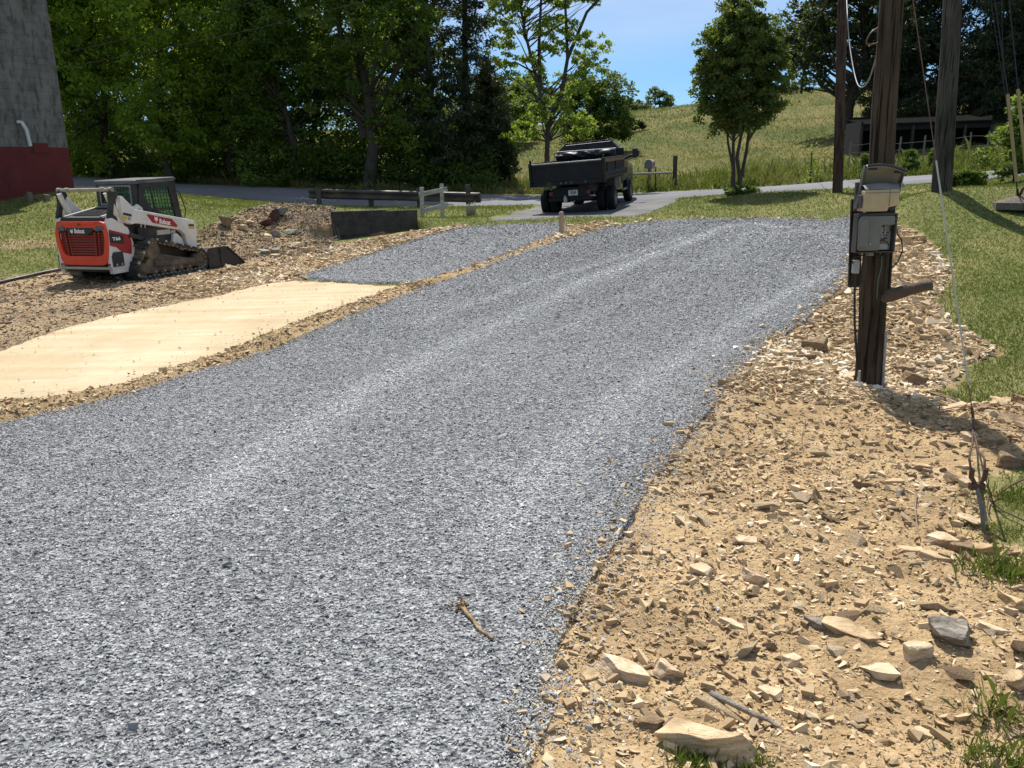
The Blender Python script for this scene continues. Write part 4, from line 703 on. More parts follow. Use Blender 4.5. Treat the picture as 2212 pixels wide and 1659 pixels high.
def crown_pts(ell, n, shell=.55):
    """clump centres in a union of ellipsoids, denser outside"""
    wts = np.array([e[3]*e[4]*e[5] for e in ell])**.8; k = RNG.choice(len(ell), n, p=wts/wts.sum()); e = np.array([q[:6] for q in ell])[k]
    d = RNG.normal(0, 1, (n, 3)); d /= np.linalg.norm(d, axis=1)[:, None]; r = shell+(1-shell)*RNG.random(n)**.6
    r = np.where(RNG.random(n) < .25, RNG.random(n)**.5, r); return e[:, :3]+d*e[:, 3:6]*r[:, None]
def tree(name, base, ell, trunk, r0, clumps, per, cr, leaf, lm, label, cat='tree', group=None, limbs=14, bark=None, shapes=None, droop=0, flat=.6, upb=.5, r1=.3, shell=.55, twigs=0):
    """ell: ellipsoids (x,y,z,rx,ry,rz) and trunk: path, both relative to base"""
    base = np.array(base, float); root = empty(name, Vector(base), label, cat, group); bark = bark or BARK
    C = crown_pts(ell, clumps, shell); tp_ = np.array(trunk, float); m_ = MB(); nt = len(tp_)
    m_.tube(trunk, [r0*1.25]+[r0*(1-(1-r1)*i/(nt-1)) for i in range(1, nt)], 10)
    tr_ = m_.build('trunk', bark, root)
    if limbs:
        m_ = MB(); cz = C[:, 2]; order = RNG.permutation(len(C))[:limbs]
        for i in order:
            c_ = C[i]; zlo, zhi = tp_[0, 2]+.25*(tp_[-1, 2]-tp_[0, 2]), tp_[-1, 2]; za = np.clip(c_[2]-.55*np.hypot(c_[0], c_[1])-.1*(zhi-zlo), zlo, zhi)
            a = np.array([np.interp(za, tp_[:, 2], tp_[:, k]) for k in (0, 1)]+[za]); L = np.linalg.norm(c_-a); mid = a*.55+c_*.45+RNG.normal(0, .06*L, 3)+np.array([0, 0, .06*L]); ra = max(r0*(.42-.25*(za-zlo)/(zhi-zlo+1e-6)), .012)
            m_.tube([a, a*.75+mid*.25+RNG.normal(0, .02*L, 3), mid, mid*.5+c_*.5+RNG.normal(0, .04*L, 3), c_], [ra, ra*.8, ra*.55, ra*.35, ra*.12], 6)
            for _ in range(twigs):
                d_ = c_+RNG.normal(0, cr*1.2, 3); m_.tube([mid*.4+c_*.6, (mid*.2+c_*.8+d_)/2+RNG.normal(0, .05, 3), d_], [ra*.28, ra*.2, ra*.08], 5)
        m_.build('branch', bark, tr_)
    per_ = np.maximum(1, RNG.poisson(per, clumps)); P = np.repeat(C, per_, 0); n = len(P); off = RNG.normal(0, 1, (n, 3)); off /= np.linalg.norm(off, axis=1)[:, None]; off *= (RNG.random(n)**.5)[:, None]*cr*RNG.uniform(.7, 1.3, (n, 1)); off[:, 2] *= flat
    P = P+off; P[:, 2] -= droop*np.hypot(off[:, 0], off[:, 1]); s = leaf*np.exp(RNG.normal(0, .22, n)); S = np.stack([s, s*RNG.uniform(.9, 1.4, n), s], 1)
    tone = np.repeat(RNG.random(clumps), per_)
    scatter('crown', shapes or LEAFQ, P, S, randrot(n, upb), lm, root, np.clip(.55*tone+.45*RNG.random(n), 0, 1)); return root
def tr_up(h, lean=(0, 0), n=5, wob=.05): return [(lean[0]*k/n+RNG.normal(0, wob)*h*.1*(k > 0), lean[1]*k/n+RNG.normal(0, wob)*h*.1*(k > 0), -.2 if k == 0 else h*k/n) for k in range(n+1)]
def gb(px, py, Y): p = at(px, py, Y); return onz(p[0], p[1])
# the wood across the road: near row, then a row behind
WOOD = [('broadleaf_tree', 120, 47, 13, 3.0, 'tall broadleaf tree at the wood edge, just right of the block building'), ('broadleaf_tree', 245, 48, 14, 3.3, 'broadleaf tree with bright yellow green upper leaves, above the loader bar'), ('broadleaf_tree', 372, 46, 13, 3.0, 'dark leafy tree standing behind the loader cab'),
 ('broadleaf_tree', 500, 47, 14, 3.2, 'woodland tree with sunlit crown, right of the loader cab'), ('broadleaf_tree', 625, 45, 12.5, 2.8, 'leafy tree at the road edge left of the guardrail end'), ('forked_tree', 795, 44, 14, 3.4, 'large forked tree whose trunk splits against a patch of sky'),
 ('broadleaf_tree', 700, 50, 15, 3.2, 'tall slim tree with small sky gaps, left of the forked tree'), ('broadleaf_tree', 180, 54, 16, 3.6, 'tall tree deep in the wood, behind the tree by the building'), ('broadleaf_tree', 310, 55, 16.5, 3.6, 'tall background tree between two bright woodland trees'), ('broadleaf_tree', 440, 54, 16, 3.5, 'tall background tree behind the loader, deep in the wood'),
 ('broadleaf_tree', 565, 55, 16, 3.5, 'background tree deep in the wood above the dirt bank'), ('broadleaf_tree', 860, 54, 15.5, 3.2, 'background tree showing between the forked tree and the cedar')]
for nm, px, Y, h, rr, lab in WOOD:
    back = Y > 52; Y = Y if back else Y-2.0; b = gb(px, 400, Y); z0 = .32*h if not back else .42*h; ell = []
    for k in range(13):
        zz = (.05+.9*(k+RNG.random())/13)*h; rad = rr*(1.05-.55*abs(zz/h-.5)); a = RNG.uniform(0, 6.28); ell.append((math.cos(a)*rad*.55, math.sin(a)*rad*.5, zz, rad*.62, rad*.6, h*.105))
    ell.append((0, 0, h*.6, rr*.8, rr*.8, h*.32))
    path = tr_up(h*.86, (RNG.normal(0, .6), 0), 6, .25)
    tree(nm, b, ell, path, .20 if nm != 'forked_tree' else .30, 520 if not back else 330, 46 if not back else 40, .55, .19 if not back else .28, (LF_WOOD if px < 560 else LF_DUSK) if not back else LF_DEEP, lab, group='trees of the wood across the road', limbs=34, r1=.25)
b = gb(795, 400, 44); m_ = MB()
ft = [o for o in bpy.data.objects if o.name.startswith('forked_tree')][0]; m_.tube([(0, 0, 2.6), (.9, -.1, 4.2), (2.2, -.3, 6.2), (3.0, -.3, 8.2)], [.2, .17, .12, .06], 8); m_.tube([(0, 0, 2.4), (-.5, 0, 4.5), (-.9, 0, 7.5), (-.7, 0, 10)], [.22, .18, .13, .06], 8); m_.build('fork', BARK, ft)
def cedar(px, Y, h, rw, lab, name='cedar_tree', lm=None, dens=1.0, leaf=.26, top=.06, low=.02, group='cedars'):
    b = gb(px, 380, Y); ell = []; n = 12
    for k in range(n):
        u_ = (k+.5)/n; rad = rw*((1-u_)**.65*.95+top)*(.55+.45*min(1, (u_+.05)/.18)); 
        for j in range(3): a = RNG.uniform(0, 6.28); ell.append((math.cos(a)*rad*.5, math.sin(a)*rad*.5, h*(low+u_*(1-low)), rad*.62, rad*.62, h*.055))
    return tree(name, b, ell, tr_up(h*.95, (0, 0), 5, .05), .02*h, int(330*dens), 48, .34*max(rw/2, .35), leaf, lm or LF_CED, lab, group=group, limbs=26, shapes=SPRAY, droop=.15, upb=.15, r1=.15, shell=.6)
cedar(935, 43, 13.5, 2.6, 'dark cedar with a pale bare lower trunk, above the white fence', leaf=.24)
cedar(1015, 44, 13, 2.7, 'drooping dark cedar at the right end of the wood, left of the truck', leaf=.24)
cedar(1062, 45, 6.2, 1.5, 'lower shaggy cedar bough growth at the wood edge beside the truck', leaf=.22)
# right-hand cedars
cedar(2035, 48, 13.2, 3.6, 'broad dark cedar rising behind the leaning grey pole', leaf=.26, dens=1.3)
cedar(1955, 50, 12.6, 3.0, 'dark cedar directly right of the service pole', leaf=.26, dens=1.1)
cedar(2115, 46, 9.8, 2.6, 'olive cedar above the right end of the open shed', leaf=.24)
cedar(2205, 45, 13.5, 2.6, 'tall dark cedar at the far right behind the guy wires', leaf=.24)
cedar(2150, 52, 10.5, 3, 'dark background cedar between the leaning pole and the guy wires', leaf=.26)
cedar(1893, 56, 12.5, 2.4, 'narrow cedar half hidden behind the service pole', leaf=.26)
# oak on the hill
b = gb(1828, 279, 52)
ell = [(-1.4, 0, 6.4, 2.6, 2.4, 2.0), (1.0, 0, 7.2, 2.6, 2.4, 2.2), (-.3, 0, 8.6, 2.4, 2.2, 1.8), (-2.6, -.5, 4.6, 1.7, 1.8, 1.5), (-2.2, 0, 3.0, 1.6, 1.5, .9), (1.9, 0, 5.0, 1.9, 1.8, 1.4), (2.3, 0, 3.2, 1.3, 1.2, .8), (-2.9, 0, 6.4, 1.2, 1.3, 1.2), (0, 1, 5.2, 2.2, 2.0, 1.6)]
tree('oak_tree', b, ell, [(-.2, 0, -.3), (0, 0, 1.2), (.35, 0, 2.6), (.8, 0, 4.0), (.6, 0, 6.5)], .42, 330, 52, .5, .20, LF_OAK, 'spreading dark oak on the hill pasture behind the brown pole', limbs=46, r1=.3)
# round dark tree and pale walnut behind the truck
b = gb(1290, 312, 60)
tree('rounded_tree', b, [(0, 0, 2.9, 2.4, 2.4, 2.6), (0, 0, 4.6, 1.9, 1.9, 1.9), (-1.2, 0, 2.2, 1.6, 1.6, 1.7), (1.2, 0, 2.2, 1.5, 1.6, 1.8), (-1.4, 0, 4.0, 1.5, 1.5, 1.7), (1.0, 0, 3.8, 1.5, 1.5, 1.6)], tr_up(5, (0, 0)), .22, 300, 60, .5, .18, LF_DEEP, 'rounded dense green tree on the slope behind the dump truck cab', limbs=12)
b = gb(1183, 398, 42)
ell = [(-1.6, 0, 8.2, 1.0, 1.0, 1.3), (-.4, 0, 9.6, 1.1, 1.0, 1.2), (.9, 0, 9.2, 1.0, 1.0, 1.1), (2.3, .2, 9.2, 1.3, 1.0, .9), (-2.1, 0, 6.4, .8, .9, .9), (.5, 0, 7.2, 1.1, 1.0, 1.1), (2.0, 0, 6.4, 1.1, .9, .8), (-.9, 0, 5.6, .9, 1.0, .8), (1.2, 0, 4.8, 1.0, 1.0, .9), (.2, 0, 3.6, 1.1, 1.0, .8), (-1.2, 0, 2.7, 1.0, .9, .7), (1.5, 0, 3.0, .9, .9, .7), (-2.0, 0, 8.8, .8, .8, .9), (3.2, 0, 9.9, .8, .7, .5), (.0, 0, 10.6, 1.2, 1, .7)]
wt = tree('walnut_tree', b, ell, [(0, 0, -.2), (-.02, 0, 1.6), (.05, 0, 3.1), (-.45, 0, 5.0), (-1.0, 0, 7.2), (-1.4, 0, 9.6)], .14, 560, 28, .26, .15, LF_PALE, 'open pale green tree with bare dark limbs, right behind the dump truck', limbs=70, r1=.3, shell=.5, flat=.5, upb=.3, droop=.3)
m_ = MB()
for pts, r_ in (([(.05, 0, 3.0), (.7, 0, 4.4), (1.0, 0, 6.0), (.9, 0, 8.4), (1.1, 0, 10)], .13), ([(-.3, 0, 4.6), (-.35, 0, 6.5), (-.2, 0, 9.0), (-.3, 0, 10.8)], .10), ([(1.0, 0, 6.0), (1.9, 0, 8.0), (2.9, 0, 9.0), (3.6, 0, 9.5)], .09), ([(-.6, 0, 5.4), (-1.5, 0, 5.9), (-2.3, 0, 5.7)], .05)): m_.tube(pts, [r_*(1-.75*k/(len(pts)-1)) for k in range(len(pts))], 8)
m_.build('limb', BARK, wt)
# lawn tree
b = gb(1587, 421, 28.8)
ell = [(.05, 0, 3.8, 1.5, 1.45, 1.75), (0, 0, 4.4, 1.4, 1.4, 1.5), (-.1, 0, 5.3, .95, .95, 1.05), (.6, 0, 4.9, .8, .9, .95), (-.6, 0, 4.7, .85, .9, 1.1), (-.05, 0, 6.0, .5, .5, .6), (.85, 0, 3.2, .75, .8, 1.0), (-.8, 0, 3.1, .8, .8, 1.1), (.2, 0, 2.6, 1.0, .9, .7)]
lt = tree('lawn_tree', b, ell, [(-.06, 0, -.1), (-.08, 0, .9), (-.12, 0, 1.6), (-.05, 0, 3.2), (0, 0, 5.6)], .075, 1050, 44, .22, .095, LF_PEAR, 'upright oval tree with several thin trunks, alone on the lawn', limbs=34, r1=.35, droop=.35, upb=.2, shell=.35)
m_ = MB(); m_.tube([(.12, 0, -.1), (.16, 0, .5), (.02, 0, 1.2), (.12, 0, 1.9), (.5, 0, 3.2)], [.08, .07, .06, .05, .03], 8); m_.tube([(.16, 0, .4), (.34, .05, 1.4), (.38, 0, 2.0), (.3, 0, 3.6)], [.06, .055, .05, .025], 8); m_.tube([(.36, .05, 1.7), (.7, 0, 2.3), (.85, 0, 3.0)], [.04, .035, .02], 8); m_.tube([(-.1, 0, .9), (-.3, 0, 1.7), (-.4, 0, 2.6)], [.05, .04, .02], 8); m_.build('stem', BARK, lt)
def bush(name, b, ell, clumps, per, cr, leaf, lm, label, cat='shrub', group=None, upb=.5, shapes=None, r0=.03):
    h = max(e[2] for e in ell); return tree(name, b, ell, [(0, 0, -.05), (0, 0, h*.5), (0, 0, h)], r0, clumps, per, cr, leaf, lm, label, cat, group, limbs=12, upb=upb, shapes=shapes, shell=.6)
bush('planting', gb(1606, 416, 28.6), [(0, 0, .12, .55, .4, .16), (-.4, 0, .10, .3, .3, .12)], 60, 24, .1, .08, LF_BUSH, 'low dark planting around the foot of the lawn tree', 'plant')
bush('boxwood', gb(2081, 401, 19.6), [(-.18, 0, .24, .28, .3, .24), (.18, 0, .24, .28, .3, .24), (0, 0, .34, .36, .3, .14)], 150, 50, .09, .048, LF_BUSH, 'low squared dark shrub beside the leaning grey pole')
bush('broadleaf_bush', gb(2190, 392, 20.5), [(.05, 0, .75, .75, .7, .7), (-.1, 0, 1.3, .55, .5, .5), (.3, 0, 1.7, .5, .5, .4), (-.65, 0, .62, .3, .35, .18), (.4, 0, 1.0, .7, .6, .8)], 190, 26, .16, .11, LF_BIG, 'tall bush with broad bright leaves beside the guy wires', upb=.9)
SAP = [(1962, 31.5, .62, .42, 'small bushy cedar sapling across the road, right of the service pole'), (1866, 33, .62, .30, 'thin cedar sapling across the road, left of the service pole'), (2012, 32, .5, .22, 'short cedar sapling near the leaning pole across the road')]
for px, Y, h, rw, lab in SAP: b = gb(px, 379, Y); bush('cedar_sapling', b, [(0, 0, h*.4, rw, rw, h*.42), (0, 0, h*.9, rw*.6, rw*.6, h*.5), (0, 0, h*1.35, rw*.3, rw*.3, h*.35)], 90, 42, .12, .09, LF_BUSH, lab, 'sapling', 'cedar saplings across the road', upb=.1, shapes=SPRAY)
# far trees on the skyline
for px, py, Y, sx, sz, lm, lab in ((1424, 233, 118, 2.0, 3.1, LF_FAR, 'small pale tree alone on the hill skyline'), (1385, 240, 116, 1.4, 1.3, LF_OAK, 'low dark bush on the hill skyline beside the pale tree'), (1362, 236, 112, 1.1, 1.3, LF_FAR, 'small bush on the skyline next to the rounded tree')):
    p = at(px, py, Y); b = onz(p[0], p[1]); b[2] = max(b[2], p[2]-sz*.3)
    tree('skyline_tree', b, [(0, 0, sz*.5, sx, sx, sz*.5), (-.3*sx, 0, sz*.8, sx*.6, sx*.6, sz*.4), (.5*sx, 0, sz*.45, sx*.6, sx*.6, sz*.4)], tr_up(sz, (0, 0)), .12, 60, 40, .5, .3, lm, lab, 'tree', limbs=6)
FW = np.array([gb(x, 300, y) for x, y in ((1090, 75), (1115, 82), (1075, 70), (1140, 90))]); k = 0
for (p, hh, lab) in zip(FW, (5.5, 6, 5, 6.5), ('hazy green tree low behind the truck tarp, nearest the wood', 'hazy tree on the slope left of the pale open tree', 'green tree peeping out beside the drooping cedar', 'distant green tree behind the pale open tree')):
    tree('slope_tree', p, [(0, 0, hh*.5, 2.6, 2.4, hh*.45), (-1.2, 0, hh*.4, 1.8, 1.8, hh*.35), (1.3, 0, hh*.45, 1.7, 1.7, hh*.3)], tr_up(hh*.8), .2, 120, 44, .6, .3, LF_BUSH, lab, limbs=8, group='trees low on the slope')
SKT = [(1712, 94, 3.5, 'slim tree on the hilltop beside the metal gate'), (1735, 96, 4.5, 'leaning hilltop tree at the left edge of the oak')]
for px, Y, hh, lab in SKT:
    p = at(px, 190, Y); b = onz(p[0], p[1]); tree('hilltop_tree', b, [(0, 0, hh*1.1, 3.0, 2.2, hh*.5), (-1.5, 0, hh*.9, 1.6, 1.6, 1.2), (1.2, 0, hh*1.5, 2, 1.8, 1.5)], tr_up(hh*1.2), .25, 110, 40, .7, .32, LF_OAK, lab, group='trees on the hilltop', limbs=10)
# undergrowth along the foot of the wood (stuff)
def along(P, n, lo, hi):
    """points beyond a line of the road's far edge"""
    L = np.linspace(0, 1, len(P)); u_ = RNG.random(n); x = np.interp(u_, L, P[:, 0]); y = np.interp(u_, L, P[:, 1])+RNG.uniform(lo, hi, n); return x, y
mask = ROADF[:, 0] < 1.2; x, y = along(ROADF[mask], 2600, .8, 12); keep = (x > -32); x, y = x[keep], y[keep]
dr = y-np.interp(x, ROADF[:, 0], ROADF[:, 1]); hh = RNG.random(len(x))*(.3+.62*np.minimum(dr, 8)); C = np.column_stack([x, y, zf(x, y)+hh]); per_ = 34; P = np.repeat(C, per_, 0); n = len(P); P = P+RNG.normal(0, .26, (n, 3))*[1, 1, .7]; P[:, 2] = np.maximum(P[:, 2], zf(P[:, 0], P[:, 1])+.03)
s = .15*np.exp(RNG.normal(0, .25, n)); o = scatter('undergrowth', LEAFQ, P, np.stack([s, s*1.2, s], 1), randrot(n, .5), LF_DEEP, None, np.clip(.6*np.repeat(RNG.random(len(C)), per_)+.4*RNG.random(n), 0, 1)); tag(o, kind='stuff')
# grass blades
BLADE = [(np.array([(-.05, 0, 0), (.05, 0, 0), (.10, .18, .75), (.22, .42, 1.0)]), np.array([[0, 1, 3, 2]])), (np.array([(-.05, 0, 0), (.05, 0, 0), (-.03, .08, .7), (-.16, .16, 1.0)]), np.array([[0, 1, 3, 2]]))]
LF_GR = leafmat('lawn grass', (.046, .07, .015), (.125, .145, .036), .32, (.32, .275, .12))
LF_HAY = leafmat('pasture grass', (.072, .095, .026), (.185, .162, .06), .3, (.38, .31, .155))
LF_TUFT = leafmat('green tufts', (.035, .06, .015), (.11, .14, .035), .3)
def blades(name, q, h, wd, lm, tiltv=.35, rnd=None, parent=None, z=None):
    n = len(q); s = h*np.exp(RNG.normal(0, .3, n)); zz = gz(q[:, 0], q[:, 1]) if z is None else z
    o = scatter(name, BLADE, np.column_stack([q, zz-.004]), np.stack([np.broadcast_to(wd, n)*1.0, s, s], 1), rotmats(n, tiltv), lm, parent, rnd); tag(o, kind='stuff') if parent is None else None; return o
def gw(x, y): # bare ground mask at points
    a = np.maximum.reduce([sdf(x, y, p) for p in (RUB1, RUB2, RUB3, DIRT, BANK, GRAVEL, PAD, SAND, APRON)])+fbm(x*2, y*2, 3, 9)*.5; return a
q = sample(None, lambda d: 2600 if d < 9 else max(150, 2600*(9/d)**2.3), 33, dmin=4.5); wv = gw(q[:, 0], q[:, 1]); road = sdf(q[:, 0], q[:, 1], ROADPOLY)
q = q[(wv < -.03) & (road < -.1) & (q[:, 1] < np.interp(q[:, 0], ROADN[:, 0], ROADN[:, 1]))]; d = np.hypot(q[:, 0], q[:, 1])
tone = np.clip(.35+1.1*fbm(q[:, 0]*.9, q[:, 1]*.9, 4, 14)+.45*RNG.random(len(q)), 0, 1)
blades('lawn_grass', q, np.maximum(.03, .0016*d), np.maximum(.06, .008*d), LF_GR, .5, tone)
# grass pushing through the bank and by the rubble edges, and pasture
q = sample(BANK, lambda d: 60, 29, dmin=15); q = q[vnoise(q[:, 0]*1.2, q[:, 1]*1.2, 41) > .52]; blades('bank_grass', q, .07, .16, LF_TUFT, .5)
x = RNG.uniform(-34, 40, 26000); u_ = RNG.random(26000)**1.7; y = np.interp(x, ROADF[:, 0], ROADF[:, 1])+.35+u_*7; blades('verge_weeds', np.column_stack([x, y]), .30*(.5+1.0*vnoise(x*.5, y*.5, 6)), .45, LF_HAY, .22, np.clip(vnoise(x*.35, y*.35, 19)*.8+.3*RNG.random(len(x))-.1, 0, 1), z=zf(x, y))
yy = 29+RNG.random(150000)**1.5*76; x = RNG.uniform(-.55, .72, 150000)*yy; ok = (yy > np.interp(x, ROADF[:, 0], ROADF[:, 1])+3.5); x, yy = x[ok], yy[ok]
blades('pasture_grass', np.column_stack([x, yy]), .05+.0013*yy, .16+.007*yy, LF_HAY, .4, np.clip(.9*vnoise(x*.09, yy*.06, 15)+.45*vnoise(x*.4, yy*.3, 16)-.2+.35*RNG.random(len(x))*RNG.random(len(x))+.008*(yy-40), 0, 1), z=gz(x, yy)-.02)
# tufts in the stony foreground, each a plant
def tuft(px, py, r_, n, h, lab, lm=LF_TUFT, cat='grass tuft'):
    p = G(px, py); q = p[:2]+RNG.normal(0, r_, (n, 2))*[1, .8]; m0 = q-p[:2]; root = None
    s = h*np.exp(RNG.normal(0, .3, n)); o = scatter('grass_tuft', BLADE, np.column_stack([m0, gz(q[:, 0], q[:, 1])-p[2]-.006]), np.stack([np.full(n, .038), s, s], 1), rotmats(n, .55), lm); o.location = p; tag(o, lab, cat, 'tufts in the stony ground'); return o
tuft(1500, 1640, .055, 300, .045, 'grass tuft under the big pale slab at the photo bottom'); tuft(1632, 1640, .03, 120, .04, 'small grass tuft right of the big pale slab')
tuft(2150, 1530, .05, 120, .06, 'thin dry grass clump at the lower right corner', LF_GR); tuft(2160, 1640, .07, 300, .05, 'dark green tuft in the bottom right corner')
tuft(2170, 1240, .10, 620, .06, 'bright green tuft below the anchor rod'); tuft(2190, 1080, .12, 800, .04, 'flattened grass patch right of the anchor rod', LF_GR); tuft(2165, 1150, .10, 420, .035, 'dry straw patch beside the anchor rod foot', LF_HAY)
# ------------------------------------------------------------ poles and wires
def polemat(nm, c1, c2):
    t = NT(nm); v = t.co('Object', (7, 7, .35)); g = t.noise(v, 5, 6, .65); k = t.noise(t.co('Object', (16, 16, .55)), 2.2, 5, .6); kn = t.n('TexVoronoi', {'Vector': t.co('Object', (6, 6, 2.2)), 'Scale': 1.0}).outputs[0]; b_ = t.noise(t.co('Object', (1.5, 1.5, .6)), 1.6, 5, .6)
    c = t.ramp(g, [(.3, c1), (.7, c2)]); c = t.mix(t.rng(b_, .4, .65, 0, .6), c, tuple(q*1.7 for q in c2)); c = t.mix(t.rng(k, .56, .62, 0, .85), c, (.008, .006, .005)); c = t.mix(t.rng(kn, .04, .10, .8, 0), c, (.012, .008, .006))
    t.set('Base Color', c); t.set('Roughness', .92); t.set('Specular IOR Level', .15); t.bump(t.math('SUBTRACT', g, t.math('MULTIPLY', t.rng(k, .54, .62), 1.2)), .9, .02); return t.m
POLE = polemat('weathered pole', (.026, .018, .012), (.075, .053, .036))
POLEG = polemat('grey pole', (.032, .03, .025), (.068, .062, .05))
POLER = polemat('reddish pole', (.034, .021, .016), (.075, .048, .037))
BOXG = pm('box grey', (.14, .135, .125), (.20, .195, .18), 4, .5, .05, dirt=(.12, .10, .08))
BOXT = pm('box tan', (.50, .38, .21), (.60, .47, .28), 3, .55, .05, dirt=(.32, .24, .14))
BOXI = pm('box inside', (.30, .29, .26), (.38, .36, .33), 5, .6, .03)
WIRE = pm('black wire', (.012, .012, .012), (.025, .025, .025), 6, .6, 0)
GALV = pm('galvanised', (.26, .26, .25), (.4, .4, .39), 10, .5, .1, metal=.5)
RUST = pm('rusty iron', (.05, .03, .02), (.13, .075, .045), 12, .85, .3)
def pole(name, b, top, rb, rtop, mat, label, z0=-.4, group=None):
    o = empty(name, Vector(b), label, 'pole', group); m_ = MB(); d = np.array(top)-np.array(b); n = 9
    m_.tube([d*k/n+np.array([RNG.normal(0, .006), RNG.normal(0, .006), 0]) if k else np.array([0, 0, z0]) for k in range(n+1)], [rb+(rtop-rb)*k/n for k in range(n+1)], 20); m_.build('shaft', mat, o); return o
pb_ = onz(3.137, 7.1); pb_[2] = -.02
mp_ = pole('service_pole', pb_, (3.0, 7.1, 5.2), .113, .075, POLE, 'weathered pole at the rubble edge carrying open telephone and utility boxes')
PO = Vector(pb_)
def L(x, y, z): return (x-PO.x, y-PO.y, z-PO.z)
def part(m_, nm, mat, par=None, **k): return m_.build(nm, mat, par or mp_, **k)
m_ = MB(); m_.beam(L(2.985, 7.2, .87), L(2.95, 7.2, 1.62), .10, .035, (0, 1, 0)); part(m_, 'backboard', POLE, bevel=.004)
m_ = MB(); m_.beam(L(3.25, 7.22, .80), L(3.22, 7.22, 1.62), .12, .04, (0, 1, 0)); part(m_, 'backboard', POLE, bevel=.004)
m_ = MB(); m_.tube([L(3.14, 7.06, .79), L(3.25, 7.02, .825), L(3.38, 7.0, .87), L(3.545, 6.98, .905)], [.058, .055, .048, .040], 14); part(m_, 'log_brace', pm('bark brown', (.05, .035, .024), (.13, .095, .065), 9, .95, .8))
# upper cabinet: hinged lid raised over a tan cover
ub = empty('upper_box', Matrix.Identity(4)); ub.parent = mp_
m_ = MB(); m_.prism([(2.858-PO.x, 1.53-PO.z), (2.86-PO.x, 1.685-PO.z), (2.866-PO.x, 1.70-PO.z), (3.138-PO.x, 1.705-PO.z), (3.142-PO.x, 1.575-PO.z), (3.06-PO.x, 1.562-PO.z), (3.053-PO.x, 1.53-PO.z)], 1, 6.83-PO.y, 6.97-PO.y); uc = part(m_, 'tan_cover', BOXT, ub, bevel=.008)
m_ = MB(); m_.bb(L(3.058, 6.826, 1.57), L(3.061, 6.832, 1.70)); m_.bb(L(2.862, 6.826, 1.676), L(3.138, 6.832, 1.680)); part(m_, 'seam', BOXG, uc)
V = []; nx = 12
for k in range(nx+1):
    u_ = k/nx; x = 2.86+.285*u_; zt = 1.735+.016*math.sin(u_*math.pi); V += [L(x, 6.83, 1.704), L(x, 6.88, zt), L(x, 6.97, zt)]
m_ = MB(); m_.add(V, [(3*k+j, 3*k+j+1, 3*k+4+j, 3*k+3+j) for k in range(nx) for j in range(2)], True); part(m_, 'grey_top', BOXG, ub)
m_ = MB(); m_.bb(L(2.84, 6.97, 1.53), L(3.17, 7.0, 1.76)); m_.beam(L(2.835, 6.93, 1.55), L(2.89, 6.95, 1.89), .05, .012, (1, 0, 0)); m_.beam(L(3.155, 6.93, 1.56), L(3.205, 6.95, 1.85), .05, .012, (1, 0, 0)); m_.bb(L(2.842, 6.86, 1.56), L(2.858, 6.97, 1.66)); part(m_, 'back_plate', pm('plate dark', (.06, .055, .05), (.1, .095, .09), 5, .6, .05), ub, bevel=.003)
A_ = [(2.875, 1.735), (2.893, 1.895)]; B_ = [(3.165, 1.725), (3.207, 1.845)]; V = []
for k in range(nx+1):
    u_ = k/nx; bow = .022*math.sin(u_*math.pi)
    for (ax, az), (bx, bz), y, dz in ((A_[0], B_[0], 6.955, .3), (A_[1], B_[1], 6.93, 1.0), (A_[1], B_[1], 6.90, 1.15)):
        V.append(L(ax+(bx-ax)*u_, y-.0, az+(bz-az)*u_+bow*dz-(.02 if dz > 1.1 else 0)))
m_ = MB(); m_.add(V, [(3*k+j, 3*k+j+1, 3*k+4+j, 3*k+3+j) for k in range(nx) for j in range(2)], True); li = part(m_, 'raised_lid', pm('lid inside', (.30, .265, .21), (.40, .36, .29), 4, .45, .03), ub); li.modifiers.new('t', 'SOLIDIFY').thickness = .006
m_ = MB(); m_.tube([L(2.893+.314*k/nx, 6.897, 1.893-.05*k/nx+.0265*math.sin(k/nx*math.pi)-.004) for k in range(nx+1)], .011, 8); part(m_, 'lid_rim', pm('rim dark', (.03, .03, .03), (.06, .06, .06), 8, .25, 0), li)
m_ = MB(); m_.bb(L(2.91, 6.92, 1.855), L(2.98, 6.928, 1.868)); part(m_, 'lid_catch', BLACK2, li)
m_ = MB(); m_.bb(L(3.12, 6.92, 1.825), L(3.19, 6.928, 1.84)); part(m_, 'lid_catch', BLACK2, li)
m_ = MB(); m_.bb(L(3.175, 6.90, 1.71), L(3.20, 6.93, 1.745)); m_.cyl(L(3.19, 6.895, 1.727), L(3.21, 6.895, 1.727), .008, n=10); part(m_, 'hinge_screw', GALV, ub)
# lower cabinet
lbx = empty('lower_box', Matrix.Identity(4)); lbx.parent = mp_
m_ = MB(); m_.bb(L(2.85, 6.985, 1.195), L(3.165, 7.0, 1.505)); m_.bb(L(2.848, 6.90, 1.20), L(2.856, 6.99, 1.50)); m_.bb(L(3.155, 6.89, 1.195), L(3.168, 6.99, 1.51)); m_.bb(L(2.85, 6.90, 1.193), L(3.165, 6.99, 1.202)); m_.prism([(2.85-PO.x, 1.497-PO.z), (2.93-PO.x, 1.513-PO.z), (3.07-PO.x, 1.517-PO.z), (3.168-PO.x, 1.505-PO.z), (3.168-PO.x, 1.495-PO.z), (2.85-PO.x, 1.487-PO.z)], 1, 6.88-PO.y, 6.99-PO.y); part(m_, 'case', pm('case grey', (.05, .048, .045), (.085, .082, .076), 5, .5, .05), lbx, bevel=.003)
cov = [(2.848, 1.225), (2.842, 1.45), (2.85, 1.478), (2.868, 1.492), (3.125, 1.492), (3.135, 1.48), (3.135, 1.42), (3.028, 1.42), (3.026, 1.222), (3.015, 1.214), (2.86, 1.215)]
